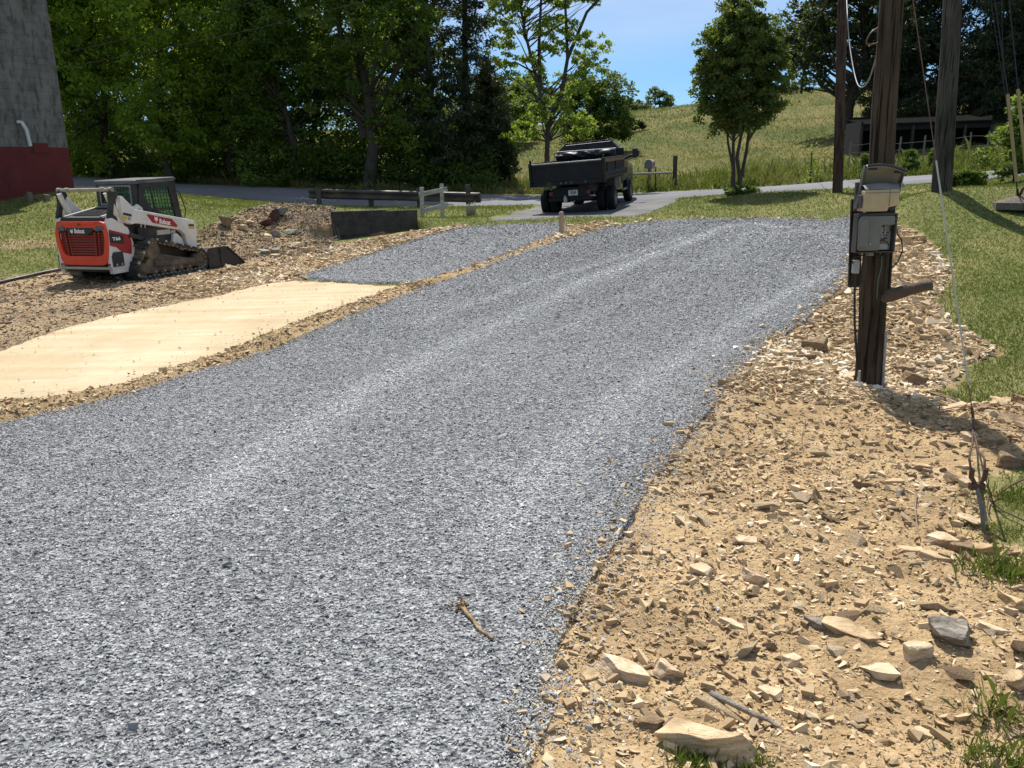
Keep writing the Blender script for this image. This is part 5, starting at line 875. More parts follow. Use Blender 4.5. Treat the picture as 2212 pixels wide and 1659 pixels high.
m_ = MB(); m_.prism([(x-PO.x, z-PO.z) for x, z in cov], 1, 6.855-PO.y, 6.875-PO.y); cv = part(m_, 'inner_cover', BOXG, lbx, bevel=.006)
m_ = MB(); m_.prism([(x-PO.x, z-PO.z) for x, z in ((2.853, 1.245), (2.85, 1.455), (2.862, 1.468), (2.90, 1.468), (2.912, 1.455), (2.920, 1.43), (2.926, 1.25), (2.92, 1.243))], 1, 6.838-PO.y, 6.858-PO.y); part(m_, 'raised_panel', BOXG, cv, bevel=.007)
m_ = MB(); m_.bb(L(2.935, 6.845, 1.262), L(2.948, 6.856, 1.276)); part(m_, 'latch', GALV, cv)
m_ = MB(); m_.bb(L(3.035, 6.95, 1.21), L(3.15, 6.975, 1.42)); m_.bb(L(3.04, 6.92, 1.30), L(3.075, 6.96, 1.40)); m_.bb(L(3.085, 6.93, 1.33), L(3.105, 6.96, 1.41)); m_.bb(L(3.045, 6.92, 1.215), L(3.12, 6.95, 1.265)); part(m_, 'terminal_block', BOXI, lbx, bevel=.003)
m_ = MB()
for k in range(7): x = 3.045+.011*k; m_.cyl(L(x, 6.912, 1.31+.022*(k % 4)), L(x, 6.93, 1.31+.022*(k % 4)), .0045, n=8)
part(m_, 'screw_heads', BLACK2, lbx)
for pts in ([(3.12, 6.91, 1.41), (3.122, 6.90, 1.37), (3.14, 6.90, 1.34), (3.135, 6.91, 1.28)], [(3.035, 6.91, 1.285), (3.07, 6.90, 1.292), (3.10, 6.90, 1.28), (3.125, 6.91, 1.25)], [(3.04, 6.91, 1.31), (3.07, 6.90, 1.30), (3.10, 6.90, 1.312)]): m_ = MB(); m_.tube([L(*p) for p in pts], .005, 6); part(m_, 'lead', WIRE, lbx)
m_ = MB(); m_.bb(L(2.965, 6.92, 1.165), L(3.012, 6.97, 1.20)); m_.bb(L(2.905, 6.95, 1.17), L(2.915, 6.96, 1.20)); m_.bb(L(3.075, 6.95, 1.175), L(3.085, 6.96, 1.20)); m_.bb(L(3.165, 6.9, 1.345), L(3.19, 6.95, 1.385)); part(m_, 'cable_gland', BOXG, lbx, bevel=.003)
m_ = MB(); m_.bb(L(2.858, 6.93, 1.02), L(2.908, 6.98, 1.128)); sb = part(m_, 'junction_box', pm('pale grey box', (.26, .26, .25), (.34, .34, .32), 4, .5, .03), bevel=.006)
for pts, r_ in (([(3.18, 6.93, 1.36), (3.235, 6.93, 1.29), (3.255, 6.94, 1.20), (3.235, 6.96, 1.11), (3.19, 6.98, 1.05)], .006), ([(2.885, 6.95, 1.02), (2.895, 6.96, .85), (2.92, 6.97, .6), (2.965, 6.98, .3), (2.99, 6.98, .12)], .010), ([(2.94, 6.95, 1.19), (2.93, 6.95, .9), (2.96, 6.96, .5), (2.985, 6.97, .2)], .006), ([(2.86, 6.95, 1.10), (2.845, 6.95, 1.13), (2.87, 6.95, 1.155), (2.95, 6.95, 1.175)], .006), ([(3.0, 6.95, 1.17), (3.08, 6.95, 1.155), (3.14, 6.95, 1.19)], .005)): m_ = MB(); m_.tube([L(*p) for p in pts], r_, 6); part(m_, 'cable', WIRE)
m_ = MB(); m_.tube([L(3.10, 6.965, 1.16), L(3.105, 6.965, 1.08), L(3.085, 6.965, .95), L(3.09, 6.97, .80)], .004, 6); part(m_, 'ground_wire', pm('green wire', (.05, .12, .07), (.08, .17, .1), 6, .5, 0))
m_ = MB(); m_.tube([L(3.005, 6.98, .02), L(2.995, 6.98, .175)], .016, 10); part(m_, 'conduit', GALV)
m_ = MB(); m_.tube([L(3.235, 7.02, -.06), L(3.215, 7.02, .5)], .013, 10); part(m_, 'conduit', GALV)
p3 = gb(2035, 408, 17); t3 = at(2077, -330, 17); pole('leaning_pole', p3, t3, .19, .15, POLEG, 'thick greyish leaning utility pole on the lawn behind the guy wire')
p2 = gb(1810, 416, 25); t2 = at(1826, -260, 25); pole('brown_pole', p2, t2, .145, .12, POLER, 'slim reddish brown utility pole standing on the lawn near the road')
# guy wire of the service pole with its pale guard, anchor rod
ga = at(2100, 925, 5.75); ga[2] = max(ga[2], gz(ga[0], ga[1])+.02); gt = at(1936, -250, 7.05)
gw_ = empty('guy_wire', Vector(ga), 'slack guy wire with a pale lower sleeve, right of the service pole', 'guy wire'); d = gt-ga
def lerp(t_): return tuple(d*t_)
m_ = MB(); m_.tube([lerp(.0), lerp(1)], .0045, 6); m_.build('strand', pm('rusty strand', (.10, .045, .03), (.2, .10, .07), 20, .7, .1), gw_)
e0, e1 = .06, .47; m_ = MB(); m_.tube([lerp(e0), lerp((e0+e1)/2), lerp(e1)], .0065, 8); m_.build('sleeve', pm('pale sleeve', (.42, .39, .31), (.52, .49, .40), 8, .6, 0), gw_)
ar = G(2132, 1152); at1 = at(2110, 1050, ar[1]+.12); an = empty('anchor_rod', Vector(ar), 'rusty anchor rod and yoke rising from the grass by the rubble', 'anchor'); d1 = at1-ar
m_ = MB(); m_.tube([(0, 0, -.08), tuple(d1*.5), tuple(d1)], .011, 10); m_.build('rod', pm('worn rod', (.10, .095, .09), (.2, .19, .18), 14, .5, .2, metal=.4), an)
m_ = MB(); q1_ = d1+np.array([-.035, 0, .05]); q2_ = d1+np.array([.035, 0, .045]); m_.tube([q1_+[0, 0, .05], q1_, d1, q2_, q2_+[.004, 0, .05]], .014, 8); m_.box(d1, (.075, .03, .035)); m_.build('yoke', RUST, an)
g1 = ga-ar; m_ = MB(); m_.tube([q1_+[0, 0, .02], q1_+[-.012, .02, .10], g1*.55+d1*.45+[-.015, 0, 0], g1], .006, 6); m_.tube([q2_+[0, 0, .02], q2_+[0, .02, .10], g1*.45+d1*.55+[.02, 0, .0], g1*.75+d1*.25], .006, 6); m_.tube([g1*.8+d1*.2, g1, g1+(gt-ga)*.02], .010, 8); m_.build('grip', RUST, an)
# cable hanging in a loop
def catw(pts, n=24):
    P = np.array(pts, float); m = len(P); out = []
    for i in range(m-1):
        a = P[max(i-1, 0)]; b = P[i]; c = P[i+1]; e = P[min(i+2, m-1)]
        for k in range(n): t_ = k/n; out.append(.5*((2*b)+(-a+c)*t_+(2*a-5*b+4*c-e)*t_**2+(-a+3*b-3*c+e)*t_**3))
    return out+[P[-1]]
m_ = MB(); m_.tube(catw([at(1897, 60, 7.15), at(1893, 118, 7.3), at(1876, 174, 7.6), at(1858, 188, 7.9), at(1846, 160, 8.2), at(1834, 85, 8.6), at(1829, 0, 9), at(1823, -140, 12), t2+np.array([0, -.1, -.4])], 8), .0055, 8); o = m_.build('drop_cable', pm('pale cable', (.17, .18, .18), (.25, .26, .26), 8, .5, 0)); tag(o, 'pale cable hanging in a deep loop between the service and brown poles', 'cable')
m_ = MB(); m_.tube(catw([at(1897, 60, 7.1), at(1882, 70, 7.05), at(1872, 88, 7.05), at(1876, 97, 7.05), at(1897, 92, 7.1)], 6), .006, 8); m_.build('coil', pm('copper tape', (.13, .05, .03), (.2, .085, .055), 10, .6, .1), mp_).matrix_parent_inverse = Matrix.Translation(-PO)
# overhead wires
def sag(a, b, s, n=20): return [tuple(a+(b-a)*k/n-np.array([0, 0, s*4*(k/n)*(1-k/n)])) for k in range(n+1)]
WR = [((1712, -10, 26), (1668, 50, 60), 'short overhead wire slanting down behind the lawn tree'), ((1800, -40, 25), (1690, 112, 70), 'overhead wire running down past the lawn tree top to the hill'), ((1815, -60, 25), (1700, 160, 72), 'lowest overhead wire crossing in front of the hillside oak'),
 ((-60, 150, 34), (620, -20, 30), 'upper thin line crossing in front of the wood'), ((-40, 172, 34), (900, -28, 28), 'lower thin line crossing in front of the wood')]
for a, b, lab in WR: m_ = MB(); m_.tube(sag(at(*a), at(*b), .25), .010, 5); o = m_.build('overhead_wire', WIRE); tag(o, lab, 'wire', 'overhead wires')
# guy wires with yellow guards and the timber planter
gp = gb(2199, 430, 15.6); anc = gp+np.array([0, 0, .22])
YG = pm('yellow guard', (.26, .185, .07), (.34, .25, .11), 5, .5, .03)
for (x0, y0), (x1, y1), yt, lab, Y_ in (((2196, 393), (2177, 204), (2140, -60), 'left guy wire with yellow guard, above the timber planter', 15.5), ((2219, 390), (2199, 193), (2174, -60), 'right guy wire with yellow guard, at the photo edge', 15.3)):
    A0 = at(x0, y0, Y_); A1 = at(x1, y1, Y_+.5); A2 = at(yt[0], yt[1], Y_+1.2); o = empty('guarded_guy', Vector(anc), lab, 'guy wire', 'guy wires by the planter')
    m_ = MB(); m_.tube([A0-anc, A1-anc], .028, 10); m_.build('guard', YG, o); m_ = MB(); m_.tube([(0, 0, -.1), A0-anc, A1-anc, A2-anc], .012, 6); m_.build('strand', WIRE, o)
    m_ = MB(); m_.tube([(0, 0, -.06), (A0-anc)*.55], .022, 8); m_.build('turnbuckle', RUST, o)
for a, b, lab in (((2137, -20, 16.5), (2190, 330, 15.9), 'thin bare wire left of the yellow guards'), ((2163, -20, 16.6), (2168, 190, 16.2), 'thin bare wire between the yellow guards')): m_ = MB(); m_.tube([at(*a), at(*b)], .007, 5); o = m_.build('bare_wire', WIRE); tag(o, lab, 'wire')
pl_ = empty('timber_planter', Vector(gp), 'six sided timber planter of mulch around the guy anchors', 'planter'); hexa = [(.42*math.cos(R(60*k+12)), .42*math.sin(R(60*k+12))) for k in range(6)]
for k in range(6):
    a, b = hexa[k], hexa[(k+1) % 6]; m_ = MB(); m_.beam((a[0], a[1], .05), (b[0], b[1], .05), .04, .13); m_.build('timber', pm('grey timber', (.09, .08, .065), (.17, .15, .12), 5, .9, .3, stretch=(1, 6, 6)), pl_, .005)
m_ = MB(); V = [(0, 0, .24)]+[(r_*math.cos(R(30*k)), r_*math.sin(R(30*k)), z_+RNG.normal(0, .012)) for r_, z_ in ((.15, .21), (.28, .14), (.385, .09)) for k in range(12)]
m_.add(V, [(0, 1+k, 1+(k+1) % 12) for k in range(12)]+[(1+12*j+k, 13+12*j+k, 13+12*j+(k+1) % 12, 1+12*j+(k+1) % 12) for j in range(2) for k in range(12)], True); m_.build('mulch', pm('mulch', (.07, .055, .045), (.19, .16, .13), 25, .95, 1.0), pl_)
# ------------------------------------------------------------ block building at the left
bA = at(160, 408, 28); bA[2] = zf(bA[0], bA[1])[0]; wd_ = np.array([-math.sin(R(30)), -math.cos(R(30))])     # wall runs back towards the lens
t = NT('block wall'); v = t.n('Mapping', {0: t.n('TexCoord').outputs['Object'], 'Rotation': (R(90), 0, 0)}).outputs[0]
br = t.n('TexBrick', {'Vector': v, 'Color1': (.11, .103, .096, 1), 'Color2': (.155, .146, .135, 1), 'Mortar': (.08, .076, .07, 1), 'Scale': 1.0, 'Mortar Size': .012, 'Brick Width': .40, 'Row Height': .20, 'Bias': -.2}); n1 = t.noise(t.co('Object', (1, 1, .5)), 1.4, 7, .7); n2 = t.noise(t.co('Object', (2.5, 2.5, .7)), 2.2, 8, .75)
c = t.mix(t.rng(n1, .35, .65, 0, .9), br.outputs[0], (.23, .218, .20)); c = t.mix(t.rng(n2, .50, .58, 0, .75), c, (.075, .068, .06)); t.set('Base Color', c); t.set('Roughness', .95); t.set('Specular IOR Level', .1); t.bump(t.math('ADD', br.outputs[1], t.math('MULTIPLY', n2, -.6)), .5, .03); BLOCK = t.m
t = NT('red wall paint'); v = t.n('Mapping', {0: t.n('TexCoord').outputs['Object'], 'Rotation': (R(90), 0, 0)}).outputs[0]; br = t.n('TexBrick', {'Vector': v, 'Scale': 1.0, 'Mortar Size': .012, 'Brick Width': .40, 'Row Height': .20}); n1 = t.noise(t.co('Object'), 1.5, 6, .65); c = t.mix(t.rng(n1, .3, .7), (.095, .010, .010), (.15, .017, .015)); c = t.mix(t.rng(t.noise(t.co('Object', (3, 3, .7)), 1.5, 7, .7), .54, .64, 0, .6), c, (.045, .014, .012)); c = t.mix(t.rng(t.noise(t.co('Object', (1, 1, 1)), 5, 7, .75), .64, .72, 0, .6), c, (.16, .10, .08)); t.set('Base Color', c); t.set('Roughness', .8); t.bump(br.outputs[1], .25, .02); REDP = t.m
# local frame: x along the wall (towards the lens is negative), y into the building
yv = Vector((-math.cos(R(30)), math.sin(R(30)), 0)); xv = Vector((math.sin(R(30)), math.cos(R(30)), 0)); BM_ = Matrix([[xv[i], yv[i], (0, 0, 1)[i], bA[i]] for i in range(3)]+[[0, 0, 0, 1]])
bl_ = empty('block_building', BM_, 'grey concrete block building with a dark red painted base at the left edge', 'building')
m_ = MB(); m_.bb((-12, 0, -.6), (0, 7, 6.15)); m_.build('wall', BLOCK, bl_)
m_ = MB(); m_.bb((-12, -.006, -.6), (.006, .3, 1.33)); m_.build('painted_base', REDP, bl_)
m_ = MB(); m_.bb((-12.3, -.35, 6.15), (.25, 7.3, 6.35)); m_.bb((-12.2, -.12, 5.95), (.08, .0, 6.15)); m_.bb((-12.2, -.05, 5.80), (.03, .0, 5.95)); m_.build('eave', pm('old fascia', (.09, .085, .08), (.17, .16, .15), 4, .9, .2), bl_, .01)
def onwall(px, py):
    q = ray(px, py); n_ = np.array(yv); t_ = ((bA-O) @ n_)/(q @ n_); p = O+q*t_-bA; return (float(p @ np.array(xv)), float(p[2]))
a = onwall(41, 264); b = onwall(50, 281); c_ = onwall(58, 316)
m_ = MB(); m_.tube([(a[0]-.05, -.02, a[1]), (a[0], -.14, a[1]-.01), (b[0], -.17, b[1]), (c_[0], -.19, c_[1])], .055, 12); m_.build('vent_pipe', pm('white plastic pipe', (.5, .5, .48), (.62, .62, .6), 5, .5, 0), bl_)
a = onwall(88, 322); m_ = MB(); m_.bb((a[0]-.25, -.03, a[1]-.12), (a[0]+.25, -.007, a[1]+.18)); m_.build('patch', REDP, bl_, .01)
WPOST = pm('old post', (.10, .08, .055), (.2, .16, .11), 6, .9, .4, stretch=(3, 3, .5))
for px, py, hh, lab in ((64, 428, .28, 'short round stump of a post on the grass before the red wall'), (101, 429, .20, 'smaller post stump nearer the corner of the red wall')):
    p = gb(px, py, 25.5); m_ = MB(); m_.tube([(0, 0, -.1), (0, 0, hh*.6), (.01, 0, hh)], [.10, .095, .085], 12); o = m_.build('post_stump', WPOST); o.location = p; tag(o, lab, 'post', 'stumps by the red wall')
# ------------------------------------------------------------ ditch wall, fence, guardrail and road furniture
t = NT('dark block'); v = t.n('Mapping', {0: t.n('TexCoord').outputs['Object'], 'Rotation': (R(90), 0, 0)}).outputs[0]; br = t.n('TexBrick', {'Vector': v, 'Color1': (.026, .026, .028, 1), 'Color2': (.062, .06, .058, 1), 'Mortar': (.05, .047, .043, 1), 'Scale': 1.0, 'Mortar Size': .01, 'Brick Width': .40, 'Row Height': .2}); n1 = t.noise(t.co('Object'), 2.5, 6, .7)
c = t.mix(t.rng(n1, .4, .7, 0, .7), br.outputs[0], (.095, .082, .066)); t.set('Base Color', c); t.set('Roughness', .95); t.set('Specular IOR Level', .15); t.bump(t.math('ADD', br.outputs[1], n1), .5, .03)
wz = at(719, 459, 23.2)[2]; wx = Vector((_wd[0], _wd[1], 0)); wy = Vector((-_wn[0], -_wn[1], 0)); WM = Matrix([[wx[i], wy[i], (0, 0, 1)[i], (WL0[0], WL0[1], wz)[i]] for i in range(3)]+[[0, 0, 0, 1]])
rw = empty('retaining_wall', WM, 'dark concrete block wall lining the ditch beside the dirt bank', 'wall')
m_ = MB(); m_.bb((0, 0, -1.5), (1.52, .25, 0)); m_.build('wall_face', t.m, rw, .012); m_ = MB(); m_.bb((1.52, .04, -1.5), (WLL+.15, .25, -.02)); m_.build('wall_face', t.m, rw, .012)
m_ = MB(); m_.bb((-.01, .01, .0), (.55, .24, .025)); m_.bb((.57, .01, 0), (1.5, .24, .02)); m_.build('cap', pm('cap stone', (.05, .048, .045), (.1, .095, .09), 6, .95, .3), rw, .006)
FW_ = pm('weathered white board', (.30, .29, .26), (.46, .44, .40), 5, .85, .25, stretch=(1, 1, 5), dirt=(.2, .17, .13))
f0, f1 = gb(912, 476, 26.4), gb(956, 466, 27.2); fz0, fz1 = at(911, 404.5, 26.4), at(954, 397, 27.2)
fe = empty('board_fence', Vector(f0), 'leaning bit of white board fence, two posts and two sloping rails', 'fence'); d = f1-f0
for a, b in (((0, 0, -.1), fz0-f0), (d-np.array([0, 0, .1]), fz1-f0)): m_ = MB(); m_.beam(a, b, .12, .11, (0, 1, 0)); m_.build('post', FW_, fe, .008)
for a, b in (((905, 421), (966, 408)), ((912, 456), (968, 442))): m_ = MB(); m_.beam(at(*a, 26.28)-f0, at(*b, 27.08)-f0, .03, .13); m_.build('rail', FW_, fe, .005)
p = gb(1017, 455, 27.6); bu = empty('bucket_planter', Vector(p), 'white plastic bucket planter with a few weeds at the road end of the guardrail', 'bucket')
m_ = MB(); m_.lathe([(.001, 0), (.15, 0), (.19, .29), (.215, .30), (.215, .34), (.20, .34), (.185, .30), (.14, .05), (.001, .05)], n=24); m_.build('tub', pm('old white plastic', (.38, .37, .34), (.48, .47, .44), 4, .5, .03, dirt=(.3, .27, .22)), bu); m_ = MB(); m_.lathe([(.001, .30), (.18, .29)], n=20); m_.build('soil', pm('soil', (.03, .024, .018), (.07, .055, .04), 20, .95, .5), bu)
n = 26; scatter('weeds', LEAFQ, RNG.normal(0, .08, (n, 3))*[1, 1, .5]+[.04, 0, .36], np.full((n, 3), .07), randrot(n), LF_TUFT, bu)
ga0, ga1 = at(668, 418, 33.4), at(1036, 427, 32.6); gr_ = empty('guardrail', Vector(ga0), 'dull corrugated steel guardrail along the near side of the road', 'guardrail'); d = ga1-ga0; dx = d/np.linalg.norm(d); nrm = np.array([dx[1], -dx[0], 0])
prof = [(0, -.19), (.06, -.16), (.08, -.10), (.05, -.055), (0, -.02), (0, .02), (.05, .055), (.08, .10), (.06, .16), (0, .19)]; nn_ = 24; V = []
for k in range(nn_+1):
    b = d*k/nn_
    for o_, z in prof: V.append(b+nrm*o_+np.array([0, 0, z]))
npf = len(prof); m_ = MB(); m_.add(V, [(k*npf+j, k*npf+j+1, (k+1)*npf+j+1, (k+1)*npf+j) for k in range(nn_) for j in range(npf-1)]); RAILM = pm('dull guardrail steel', (.026, .026, .026), (.055, .055, .052), 3, .6, .08, dirt=(.12, .09, .06)); o = m_.build('rail', RAILM, gr_); o.modifiers.new('t', 'SOLIDIFY').thickness = .006  # steel near black: the tree shadow over the rail is in its colour
for px, Y in ((690, 33.3), (800, 33.1), (905, 32.9), (1011, 32.65)):
    q = at(px, 425, Y); k = (q[0]-ga0[0])/d[0]; b = d*k; zt = .22 if px in (690, 1011) else .12; zb = gz(ga0[0]+b[0], ga0[1]+b[1])-ga0[2]-.2; m_ = MB(); m_.bb((b[0]-.09, b[1]-.22 if px == 690 else b[1]+.03, zb), (b[0]+.09, b[1]-.10 if px == 690 else b[1]+.2, zt)); m_.build('post', pm('guard post', (.05, .047, .042), (.09, .086, .08), 5, .9, .2), gr_, .01)
m_ = MB(); m_.box(d+nrm*.03, (.10, .10, .36)); m_.build('end_piece', RAILM, gr_, .02)
# stake between the two gravel strips
p = gb(1213, 512, 21.6); m_ = MB(); m_.tube([(0, 0, -.1), (0, 0, .3), (.0, 0, .50), (.0, 0, .535), (0, 0, .552)], [.066, .064, .062, .05, .02], 14); o = m_.build('wooden_stake', pm('pale cut wood', (.30, .21, .14), (.42, .31, .22), 5, .85, .2, stretch=(3, 3, .6))); o.location = p; tag(o, 'pale rounded wooden stake between the two gravel strips', 'stake')
# mailbox and post-and-rail
p = gb(1402, 413, 39); mb = empty('mailbox', Vector(p), 'grey mailbox on a wooden post across the road', 'mailbox')
m_ = MB(); m_.beam((0, 0, -.2), (-.01, 0, .92), .12, .12, (0, 1, 0)); m_.build('post', pm('tan post', (.20, .13, .07), (.3, .2, .11), 5, .85, .2, stretch=(3, 3, .5)), mb, .006)
pr = [(-.19, 0), (.19, 0), (.19, .22)]+[(.19*math.cos(a), .22+.19*math.sin(a)) for a in np.linspace(.2, math.pi-.2, 9)]+[(-.19, .22)]; hh_ = R(-20); RM_ = Matrix.Rotation(hh_, 4, 'Z')
m_ = MB(); m_.prism(pr, 1, -.28, .36); m_.v = [tuple((RM_ @ Vector(q))+Vector((0, 0, .92))) for q in m_.v]; bx = m_.build('box', pm('mailbox paint', (.26, .24, .21), (.36, .34, .3), 6, .45, .05), mb, .01)
m_ = MB(); m_.prism([(a*.9, .01+b*.95) for a, b in pr], 1, -.295, -.278); m_.v = [tuple((RM_ @ Vector(q))+Vector((0, 0, .92))) for q in m_.v]; m_.build('door', pm('mailbox door', (.10, .09, .085), (.15, .14, .13), 6, .4, .03), bx, .006)
m_ = MB(); m_.bb((.195, -.05, .15), (.21, .1, .30)); m_.v = [tuple((RM_ @ Vector(q))+Vector((0, 0, .92))) for q in m_.v]; m_.build('flag', DECRED, bx)
p = gb(1457, 408, 38.2); rf = empty('rail_fence', Vector(p), 'dark post with one grey rail reaching behind the mailbox', 'fence'); m_ = MB(); m_.tube([(0, 0, -.2), (0, 0, 1.42)], .10, 12); m_.build('post', BARK, rf); a = at(1352, 376, 38.5)-p; b = at(1452, 373, 38.2)-p; m_ = MB(); m_.tube([a, (a+b)/2+[0, 0, -.01], b], [.045, .055, .05], 10); m_.build('rail', pm('grey rail', (.22, .20, .17), (.34, .31, .27), 5, .85, .2), rf)
# field fence posts by the road
for px, py, Y, h_, lab in ((1605, 398, 36, 1.15, 'thin steel fence post behind the lawn tree'), (1750, 386, 33.5, 1.15, 'vine wrapped fence post at the pasture edge'), (1416, 396, 38.6, 1.0, 'thin rod right of the mailbox')):
    p = gb(px, py, Y); o = empty('fence_post', Vector(p), lab, 'post', 'field fence posts'); m_ = MB(); m_.bb((-.025, -.025, -.2), (.025, .025, h_)); m_.build('stake', BLACK, o)
    if px == 1750: n = 160; q = RNG.normal(0, 1, (n, 3))*[.08, .08, .0]; z_ = RNG.random(n)**1.6*1.5; scatter('vine', LEAFQ, q*(1+2.0*np.exp(-z_*2.5))[:, None]+np.stack([.03+0*z_, 0*z_, z_], 1), np.full((n, 3), .10), randrot(n), LF_PALE, o)
# open shed under the cedars with wire fence before it
p = gb(1856, 350, 39); sh = empty('open_shed', Vector(p), 'long low dark open shed under the cedars', 'shed'); x1 = at(2135, 340, 38.5)-p; SHW = pm('shaded shed timber', (.005, .0045, .004), (.012, .010, .008), 5, .95, .3); SHR = pm('shaded shed roof', (.010, .010, .010), (.02, .019, .018), 4, .95, .1, spec=.0)  # cedar shade is put into the near-black timber and roof colours
dxs = Vector((x1[0], x1[1], 0)); Ls = dxs.length; dxs.normalize(); dys = Vector((-dxs.y, dxs.x, 0)); rise = x1[2]/Ls
def SP(a, b, z): q = dxs*a+dys*b; return (q.x, q.y, z+a*rise)
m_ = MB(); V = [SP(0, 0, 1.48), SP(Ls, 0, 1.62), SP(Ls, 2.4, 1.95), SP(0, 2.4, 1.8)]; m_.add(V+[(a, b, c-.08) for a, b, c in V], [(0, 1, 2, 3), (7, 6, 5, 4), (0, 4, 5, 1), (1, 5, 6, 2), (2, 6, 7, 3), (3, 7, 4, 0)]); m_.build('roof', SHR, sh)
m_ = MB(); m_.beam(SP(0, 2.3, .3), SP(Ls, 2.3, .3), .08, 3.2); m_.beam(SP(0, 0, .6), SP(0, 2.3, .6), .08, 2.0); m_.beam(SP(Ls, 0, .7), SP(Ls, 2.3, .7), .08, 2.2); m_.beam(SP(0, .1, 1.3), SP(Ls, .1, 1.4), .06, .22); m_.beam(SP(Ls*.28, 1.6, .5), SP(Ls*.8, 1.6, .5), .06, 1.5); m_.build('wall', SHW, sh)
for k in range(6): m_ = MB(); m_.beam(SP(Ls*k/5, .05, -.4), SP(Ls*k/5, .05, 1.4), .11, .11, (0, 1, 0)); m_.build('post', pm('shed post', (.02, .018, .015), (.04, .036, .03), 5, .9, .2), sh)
p = gb(1830, 360, 36); wf = empty('wire_fence', Vector(p), 'sagging wire fence with thin posts in front of the open shed', 'fence'); FP = []
for px, Y in ((1832, 36), (1884, 36), (1938, 35.5), (1992, 35), (2040, 34.5), (2092, 34), (2128, 33.6)):
    q = gb(px, 355, Y); FP.append(q-p); m_ = MB(); lean = RNG.normal(0, .05); m_.beam(q-p-[0, 0, .2], q-p+[lean, 0, 1.15], .05, .05, (0, 1, 0)); m_.build('post', pm('grey stake', (.10, .095, .085), (.19, .18, .16), 6, .9, .2), wf)
for z_ in (.25, .6, .95): m_ = MB(); m_.tube([q+[0, -.03, z_+RNG.normal(0, .03)] for q in FP], .008, 5); m_.build('wire', pm('old wire', (.05, .05, .048), (.1, .1, .095), 8, .7, 0), wf)
# metal gate on the hilltop
q = at(1757, 190, 96); p = onz(q[0], q[1]); o = empty('metal_gate', Vector(p), 'tubular metal gate standing on the hilltop against the sky', 'gate'); m_ = MB()
for z_ in (.25, .6, .95, 1.3, 1.65): m_.tube([(-1.1, 0, z_), (1.1, 0, z_)], .045, 6)
for x in (-1.1, 0, 1.1): m_.tube([(x, 0, .1), (x, 0, 1.7)], .045, 6)
m_.build('frame', pm('gate steel', (.10, .11, .12), (.16, .17, .18), 4, .5, 0), o)
# hose, board, pipe
m_ = MB(); m_.tube(catw([G(-120, 640)+[0, 0, .03], G(0, 614)+[0, 0, .035], G(66, 602)+[0, 0, .06], G(132, 592)+[0, 0, .09], G(185, 586)+[0, 0, .06], G(240, 584)+[0, 0, .03]], 8), .035, 10); o = m_.build('black_pipe', pm('black poly pipe', (.03, .028, .026), (.06, .055, .048), 4, .55, .05, dirt=(.22, .19, .14))); tag(o, 'black plastic pipe lying on the dirt and running under the loader', 'pipe')
a, b = G(795, 510), G(828, 509); m_ = MB(); m_.beam(a+[0, 0, .05], b+[0, 0, .05], .12, .10); o = m_.build('wooden_board', pm('reddish board', (.12, .07, .045), (.2, .12, .08), 5, .85, .2), None, .006); tag(o, 'short reddish board lying at the foot of the ditch wall', 'board')
a, b = at(887, 482, 25.2), at(909, 478, 25.8); m_ = MB(); nn_ = 22; m_.tube([a+(b-a)*k/nn_ for k in range(nn_+1)], [.055+.012*(k % 2) for k in range(nn_+1)], 12); o = m_.build('corrugated_pipe', pm('pale corrugated pipe', (.45, .5, .52), (.58, .62, .63), 5, .5, 0)); tag(o, 'pale corrugated drain pipe end by the white board fence', 'pipe')
# lamp head lying by the pole foot
p = G(1826, 812); o = empty('lamp_fitting', Vector(p+np.array([0, 0, .035])), 'round black fitting on a cable lying left of the pole foot', 'fitting'); m_ = MB(); m_.lathe([(.001, -.035), (.028, -.03), (.038, .0), (.036, .022), (.001, .022)], n=18); m_.v = [tuple(Matrix.Rotation(R(65), 3, 'X') @ Vector(q)) for q in m_.v]; m_.build('cap', BLACK2, o); m_ = MB(); m_.tube([(.02, .01, .02), (.06, .01, .04), (.10, .05, .01), (.14, .12, .06)], .007, 6); m_.build('cord', WIRE, o)
# ------------------------------------------------------------ rocks
t = NT('tan rock'); v = t.co('Object'); wv_ = t.n('Mapping', {0: v, 'Scale': (1.2, 1.2, 9)}).outputs[0]; oi = t.n('ObjectInfo').outputs['Random']; a = t.noise(wv_, 7, 5, .6); b = t.noise(v, 22, 5, .65)
c = t.ramp(a, [(.3, (.26, .165, .08)), (.5, (.50, .36, .20)), (.72, (.66, .52, .33))]); c = t.mix(t.rng(b, .55, .75, 0, .6), c, (.18, .115, .06)); c = t.mix(t.rng(oi, 0, 1, 0, .3), c, (.62, .53, .40)); t.set('Base Color', c); t.set('Roughness', .9); t.set('Specular IOR Level', .2); t.bump(t.math('ADD', a, t.math('MULTIPLY', b, .7)), .8, .02); RTAN = t.m
def rockmat(nm, c1, c2, c3):
    t = NT(nm); v = t.co('Object'); a = t.noise(t.n('Mapping', {0: v, 'Scale': (1.5, 1.5, 6)}).outputs[0], 8, 5, .65); b = t.noise(v, 30, 4); c = t.ramp(a, [(.3, c1), (.52, c2), (.75, c3)]); t.set('Base Color', c); t.set('Roughness', .9); t.set('Specular IOR Level', .2); t.bump(t.math('ADD', a, b), .8, .02); return t.m
